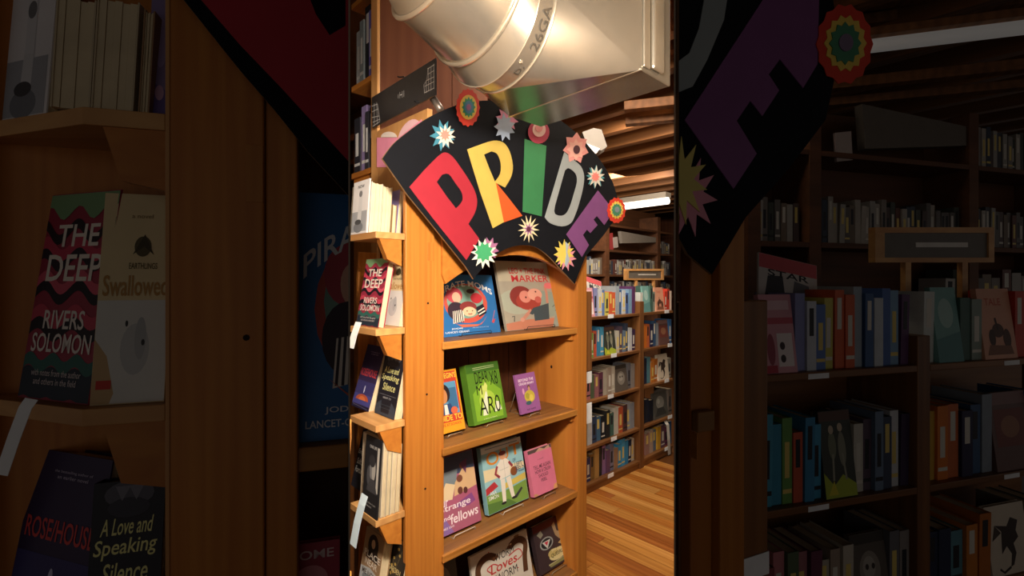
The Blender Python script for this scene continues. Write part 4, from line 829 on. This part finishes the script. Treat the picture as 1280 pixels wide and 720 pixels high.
# ------------------------------------------------------------------ dim near bookcase, left
DL = 'dim bookcase nearest the left edge'
nl = empty('near_bookcase', L_.pt(.06, .1, 0), 'large dim wooden bookcase close to camera on the left', 'bookcase')
a330, a372 = L_.a(330), L_.a(372, .006); aEnd = L_.a(437, .03)
board('post', L_, 0, a330, 0, .018, .2, 2.4, W_OR('Z'), nl)
board('post_edge', L_, 0, .004, -.0012, .0, .2, 2.4, W_PALE('Z'), nl, .0005)
board('stile', L_, a330+.0005, a372, .005, .02, .2, 2.4, W_OR('Z'), nl)
board('back_board', L_, a372-.02, L_.a(435.5, .13), .12, .13, .2, 2.4, W_DARK, nl)
board('shelf', L_, a372-.01, aEnd, .012, .119, L_.z(592, a372, .01), L_.z(561, a372, .01), W_EDGE, nl)
a_ = L_.a(308); zh = L_.z(422, a_)
prism('peg_hole', [(a_+.0035*math.cos(k*.785), zh+.0035*math.sin(k*.785)) for k in range(8)], (), .001, hole, nl, fn=lambda a, b, z: L_.pt(a, b-.0006, z))
board('plug', L_, L_.a(307), L_.a(329), -.0008, .003, L_.z(253, L_.a(318)), L_.z(181, L_.a(318)), W_OR('Z'), nl, .0004)
# flank shelves: a corner at column 103, front edge running back to the left
aK = L_.a(103)
zk = [L_.z(133, aK), L_.z(512, aK)]
FK = Frame(L_.pt(aK, 0, 0)[:2], math.radians(108))
for i, z in enumerate(zk):
    th = .0175
    pts = [L_.pt(aK, 0, 0), L_.pt(-.0005, 0, 0), L_.pt(-.0005, .1, 0), FK.pt(-.3, .1, 0), FK.pt(-.3, 0, 0)]
    V = [Vector((p.x, p.y, z)) for p in pts]+[Vector((p.x, p.y, z-th)) for p in pts]; n = 5
    meshobj('shelf', V, [tuple(range(n)), tuple(range(2*n-1, n-1, -1))]+[(j, (j+1) % n, (j+1) % n+n, j+n) for j in range(n)], W_PALE('X'), nl, bevel=.001)
    br = [(aK+.016, z-th-.0003), (L_.a(150), L_.z([225, 605][i], L_.a(150))), (-.0006, L_.z([238, 610][i], 0)), (-.0006, z-th-.0003)]
    prism('bracket', br, (), .02, W_OR('X'), nl, fn=lambda a, b, z: L_.pt(a, b+.002, z))
board('back_panel', L_, -.5, -.0006, .11, .12, .2, 2.4, W_OR('Z'), nl)
board('flank_panel', L_, -.5, -.2, .09, .109, .2, 2.4, W_OR('Z'), nl)
G2 = 'books in the dim near bookcase'
def quad_book(key, fr, b, xl, yl, xr, ytop, lean, th, label, spine_left=True):
    a0, a1 = fr.a(xl, b), fr.a(xr, b); z0 = fr.z(yl, a0, b)
    return face_book(key, fr, xl, xr, b, z0, ytop, lean, th, label, G2, spine_left)
face_book('deep', FK, 22, 110, .012, zk[1]+.0005, 244, 8, .026, 'dim red wavy paperback on near shelf, titled in white', G2)
face_book('cream', L_, 112, 205, .012, zk[1]+.0005, 241, 8, .018, 'dim cream paperback leaning against the near post', G2)
face_book('white', FK, 2, 57, .012, zk[0]+.0005, -25, 4, .02, 'dim white paperback with grey photograph on near upper shelf', G2)
for x0, x1, yt, lab, c in ((62, 112, -10, 'dim block of cream page edges on near upper shelf, left', '#c8b898'), (113, 166, -8, 'dim block of cream page edges on near upper shelf, right', '#c8b898'), (172, 186, 10, 'dim slim tan book on near upper shelf', '#9a7a58')):
    edge_book(L_, x0, x1, .012, zk[0]+.0005, yt, 3, .08, c, lab, G2)
face_book('violet', L_, 184, 212, .02, zk[0]+.0005, -10, 5, .014, 'dim lilac book squeezed against the near post', G2)
zlow = L_.z(830, aK)
board('shelf', L_, -.3, -.0006, .0, .109, zlow-.0175, zlow, W_PALE('X'), nl)
face_book('rose', FK, 2, 98, .01, zlow+.0005, 560, 10, .022, 'dim violet paperback with red title at lower left edge', G2)
face_book('silence', L_, 102, 196, .005, zlow+.0005, 605, 8, .022, 'dim black paperback with yellow script at lower left', G2)
zs = L_.z(561, a372, .01)
face_book('pirate', L_, 362, 436, .03, zs+.0005, 240, 6, .012, 'dim blue picture book behind the near post', G2, xfull=585)
zs2 = zs-.21
board('shelf', L_, a372-.01, aEnd, .012, .119, zs2-.018, zs2, W_EDGE, nl)
face_book('red', L_, 350, 424, .03, zs2+.0005, 684, 8, .012, 'dim red book on the lower near shelf at frame split', G2)
pp = [rayp(x, y, .44) for x, y in ((32, 497), (24, 508), (10, 545), (-6, 592))]
V = []; 
o = curl('shelf_tag', pp, rayp(48, 500, .44)-rayp(32, 497, .44), WP, 'dim white paper tag curling off the near shelf')
# red and black corner of the near sign
sn = empty('near_sign', L_.pt(.15, -.02, 1.8), 'dim black board corner with red paper letter at upper left', 'sign')
cut(L_, -.02, 'sign_board', [(228, -2), (300, 88), (345, 140), (385, 190), (437, 246), (437, -60), (180, -60)], CARD, sn, .004, edge=KRAFT)
cut(L_, -.0212, 'red_letter', [(250, -2), (300, 56), (350, 108), (437, 203), (437, -55), (215, -55)], '#b02a38', sn, .001, [[(380, -20), (395, 18), (412, 44), (432, 32), (432, -20)]])

# ------------------------------------------------------------------ dim aisle, right
G3 = 'books in the dim right aisle'
ne = empty('near_case_end', Q.pt(.06, .05, 0), 'dim orange bookcase end beside the right aisle', 'bookcase')
q0 = Q.a(845.5, .036); q1 = Q.a(900); q2 = Q.a(931); q3 = Q.a(960, .02)
board('side_panel', Q, q0, q1, .012, .03, .2, 2.3, wood('side_panel_fir', '', ''), ne)
board('post', Q, q1+.0005, q2, 0, .02, .2, 2.3, W_OR('Z'), ne)
board('outer_panel', Q, q2+.0005, q3, .02, .035, .2, Q.z(375, q3, .02), W_AISLE('Z'), ne)
zq = Q.z(516, q0); board('shelf', Q, q0, Q.a(894), -.0, .011, Q.z(542, q0), zq, W_SHELF, ne, .002)
board('cleat', Q, q0, Q.a(874), .002, .0115, Q.z(576, q0), Q.z(542.5, q0), W_OR('X'), ne)
o = board('card', Q, q2+.001, q3, .018, .0195, Q.z(716, q3, .02), Q.z(688, q3, .02), WP, None, .0005); tag(o, 'dim white card low on the right bookcase end', 'card')
s3 = empty('near_sign_end', Q.pt(.08, -.03, 1.7), 'dim black sign end with purple paper letter at the right', 'sign')
z3 = lambda x, y: (1280-(842-x)*3.168, 360+(y-360)*3.168)
def zz(pts): return [z3(*p) for p in pts]
clampx = lambda pts: [(max(848.8, x), y) for x, y in pts]
cut(Q, -.03, 'sign_board', clampx([(845, -60), (1012, -60), (1040, -10)]+[(1046, 30), (1045, 90), (1032, 150), (985, 212), (932, 272), (890, 343), (860, 318), (845, 298)]), CARD, s3, .004, edge=KRAFT)
cut(Q, -.0312, 'letter_e', [(990, -60), (960, -10), (856, 150), (917, 236), (946, 192), (921, 151), (938, 126), (953, 145), (974, 113), (961, 93), (975, 74), (1004, 110), (1022, 80), (1024, -5), (1005, -30)], '#7f4c80', s3, .001)
cut(Q, -.0312, 'letter_d', [(882, -10), (912, -20), (905, 25), (884, 75), (866, 108), (848.8, 115), (848.8, 76), (862, 66), (874, 35)], '#9aa3a4', s3, .001)
def flower2(layers, nm, label):
    r = None
    for i, (pts, c) in enumerate(layers):
        o = cut(Q, -.0325-.0012*i, nm if r is None else 'paper_layer', clampx(pts), c, None, .0009)
        if r is None: r = tag(o, label, 'paper flower')
        else: setparent(o, r)
flower2([(star(1056, 55, 47, 51, 14, 0, .7), '#d8402c'), (star(1057, 54, 31, 36, 14, 0, .74), '#e8c85a'), (star(1057, 54, 22, 27, 12, 0, .74), '#4a8a68'), (circ(1058, 53, 11, .8), '#7f6f88')], 'paper_rosette', 'dim red paper rosette on the right sign end')
flower2([(star(862, 245, 26, 52, 10, .1, .68), '#e094a8'), (star(850, 226, 28, 56, 11, .2, .62), '#d8c870')], 'paper_star', 'dim yellow and pink paper star on the right sign end')

da = empty('dim_aisle_bookcase', QA.pt(.4, .1, 0), 'dim brown bookcase with rows of books filling the right aisle', 'bookcase')
QZ = [QA.z(y, 0) for y in (469, 640, 798)]
qd0, qd1 = QA.a(1147), QA.a(1163); qe = QA.a(1330)
board('back_panel', QA, -.1, qe+.2, .2, .21, .3, QA.z(380, .1), W_AISLE('X'), da)
board('divider', QA, qd0, qd1, 0, .199, .3, QA.z(420, qd0), W_AISLE('Z'), da)
for z in QZ:
    board('shelf', QA, -.06, qd0-.0005, 0, .199, z-.018, z, W_AISLE('X'), da); board('shelf', QA, qd1+.0005, qe, 0, .199, z-.018, z, W_AISLE('X'), da)
for i, z in enumerate(QZ):
    row(QA, .004, qd0-.006, .012, z, [.21, .235, .19][i], rowsL[i], '%s row of dim right aisle, left bay' % RN[i], G3, .13)
    row(QA, qd1+.006, qe-.02, .012, z, [.215, .23, .2][i], rowsR[i], '%s row of dim right aisle, right bay' % RN[i], G3, .13)
    for x, sd in ((1010, 'left'), (1255, 'right')):
        at = QA.a(x); o = board('price_tag', QA, at, at+.065, -.0012, -.0002, z-.017, z-.004, WP, None, .0003); tag(o, 'dim white label on %s shelf of right aisle, %s bay' % (RN[i], sd), 'tag', 'labels on the dim aisle shelves')
mtx = Matrix.Translation(QA.pt(QA.a(948, .1), .1, QA.z(375, 0, .1))) @ QA.rot @ Matrix.Rotation(math.radians(10), 4, 'Y') @ Matrix.Rotation(math.radians(-10), 4, 'X')
book('comic', mtx, .2, .13, .006, 'dim grey and red comic above the right aisle books')
tq = empty('dim_topper', QA.pt(QA.a(1170, .1), .1, QZ[0]), 'dim wooden framed grey sign above the right aisle books', 'sign')
pbox(1094, 284, 1243, 291, QA, .12, .02, 'frame_rail', TW, tq); pbox(1094, 322, 1243, 328, QA, .12, .02, 'frame_rail', TW, tq)
pbox(1094, 291, 1106, 322, QA, .12, .02, 'frame_stile', TW, tq); pbox(1236, 291, 1243, 322, QA, .12, .02, 'frame_stile', TW, tq)
pbox(1106, 291, 1236, 322, QA, .125, .008, 'sign_panel', mat('#6a645c', .5), tq); pbox(1145, 303, 1210, 309, QA, .1235, .002, 'sign_lettering_strip', mat('#d8d4cc', .5), tq)
pbox(1132, 328, 1139, 372, QA, .122, .015, 'leg', TW, tq); pbox(1203, 328, 1210, 372, QA, .122, .015, 'leg', TW, tq)
df = empty('dim_far_bookcase', QF.pt(.5, .1, 0), 'dim dark far bookcase above the right aisle', 'bookcase')
board('back_panel', QF, -.5, 3.4, .22, .23, .5, QF.z(120, .3), W_FAR, df)
fzz = [QF.z(y, QF.a(1130)) for y in (306, 198)]
fu = [QF.a(x) for x in (935, 1012, 1212, 1330)]
for ax in fu: board('upright', QF, ax, ax+.07, 0, .219, .5, QF.z(120, .3), W_FAR, df)
for i, z in enumerate(fzz):
    for k in range(3): board('shelf', QF, fu[k]+.0705, fu[k+1]-.0005, 0, .219, z-.025, z, W_FAR, df)
    for k, nm in enumerate(('left', 'middle', 'right')):
        if i == 1 and k != 2: continue
        n = max(4, int((fu[k+1]-fu[k]-.09)/.034))
        row(QF, fu[k]+.078, fu[k+1]-.02, .03, z, .225, [random.choice(DULL) for _ in range(n)], '%s shelf, %s bay of dim far bookcase' % (['lower', 'upper'][i], nm), 'books in the dim far bookcase', .13, .1, DIMB)
zlo = QF.z(385, QF.a(1130))
for k in range(3): board('shelf', QF, fu[k]+.0705, fu[k+1]-.0005, 0, .219, zlo-.025, zlo, W_FAR, df)
row(QF, QF.a(1190), fu[3], .03, zlo, .2, [random.choice(DULL) for _ in range(12)], 'lowest shelf of dim far bookcase', 'books in the dim far bookcase', .13, stuff=DIMB)
fuse(DIMB, 'dim_book_rows', 'rows of dim small books in the far right bookcase', 'books')
fpoly('paper_packet', [(1078, 130), (1208, 158), (1208, 182), (1082, 186)], QF, .01, .04, '#6f665c', 'dim grey paper packet on the far right shelf', 'packet')
fpoly('photo_card', [(1044, 166), (1064, 164), (1066, 200), (1046, 202)], QF, .008, .012, '#b8a8a0', 'dim pale card on the far right bookcase', 'card')
# low beams and tube light over the right aisle
QC = Frame((rayp(1290, 0, 1.9).x, 1.9), math.radians(107))
for i, (y, hgt) in enumerate(((-20, .06), (8, .05), (92, .05), (116, .04))):
    zz_ = QC.z(y, 0, .1+.12*i)
    o = board('beam', QC, -1.6, .3, .1+.12*i, .16+.12*i, zz_, zz_+hgt, W_JOIST, None, .003); setparent(o, ce)
dz = QC.z(30, 0, -.1)
dt = empty('dim_tube_light', QC.pt(-.4, -.1, dz), 'dim fluorescent tube light at upper right', 'lamp')
V, Fc = tube_geo([QC.pt(QC.a(1062, -.1), -.1, dz), QC.pt(.15, -.1, dz)], .027, 12); meshobj('tube', V, Fc, emit('dim_tube', '#8a8580', .25), dt, smooth=True)
board('tube_housing', QC, QC.a(1062, -.1), .15, -.14, -.06, dz+.028, dz+.06, W_JOIST, dt)
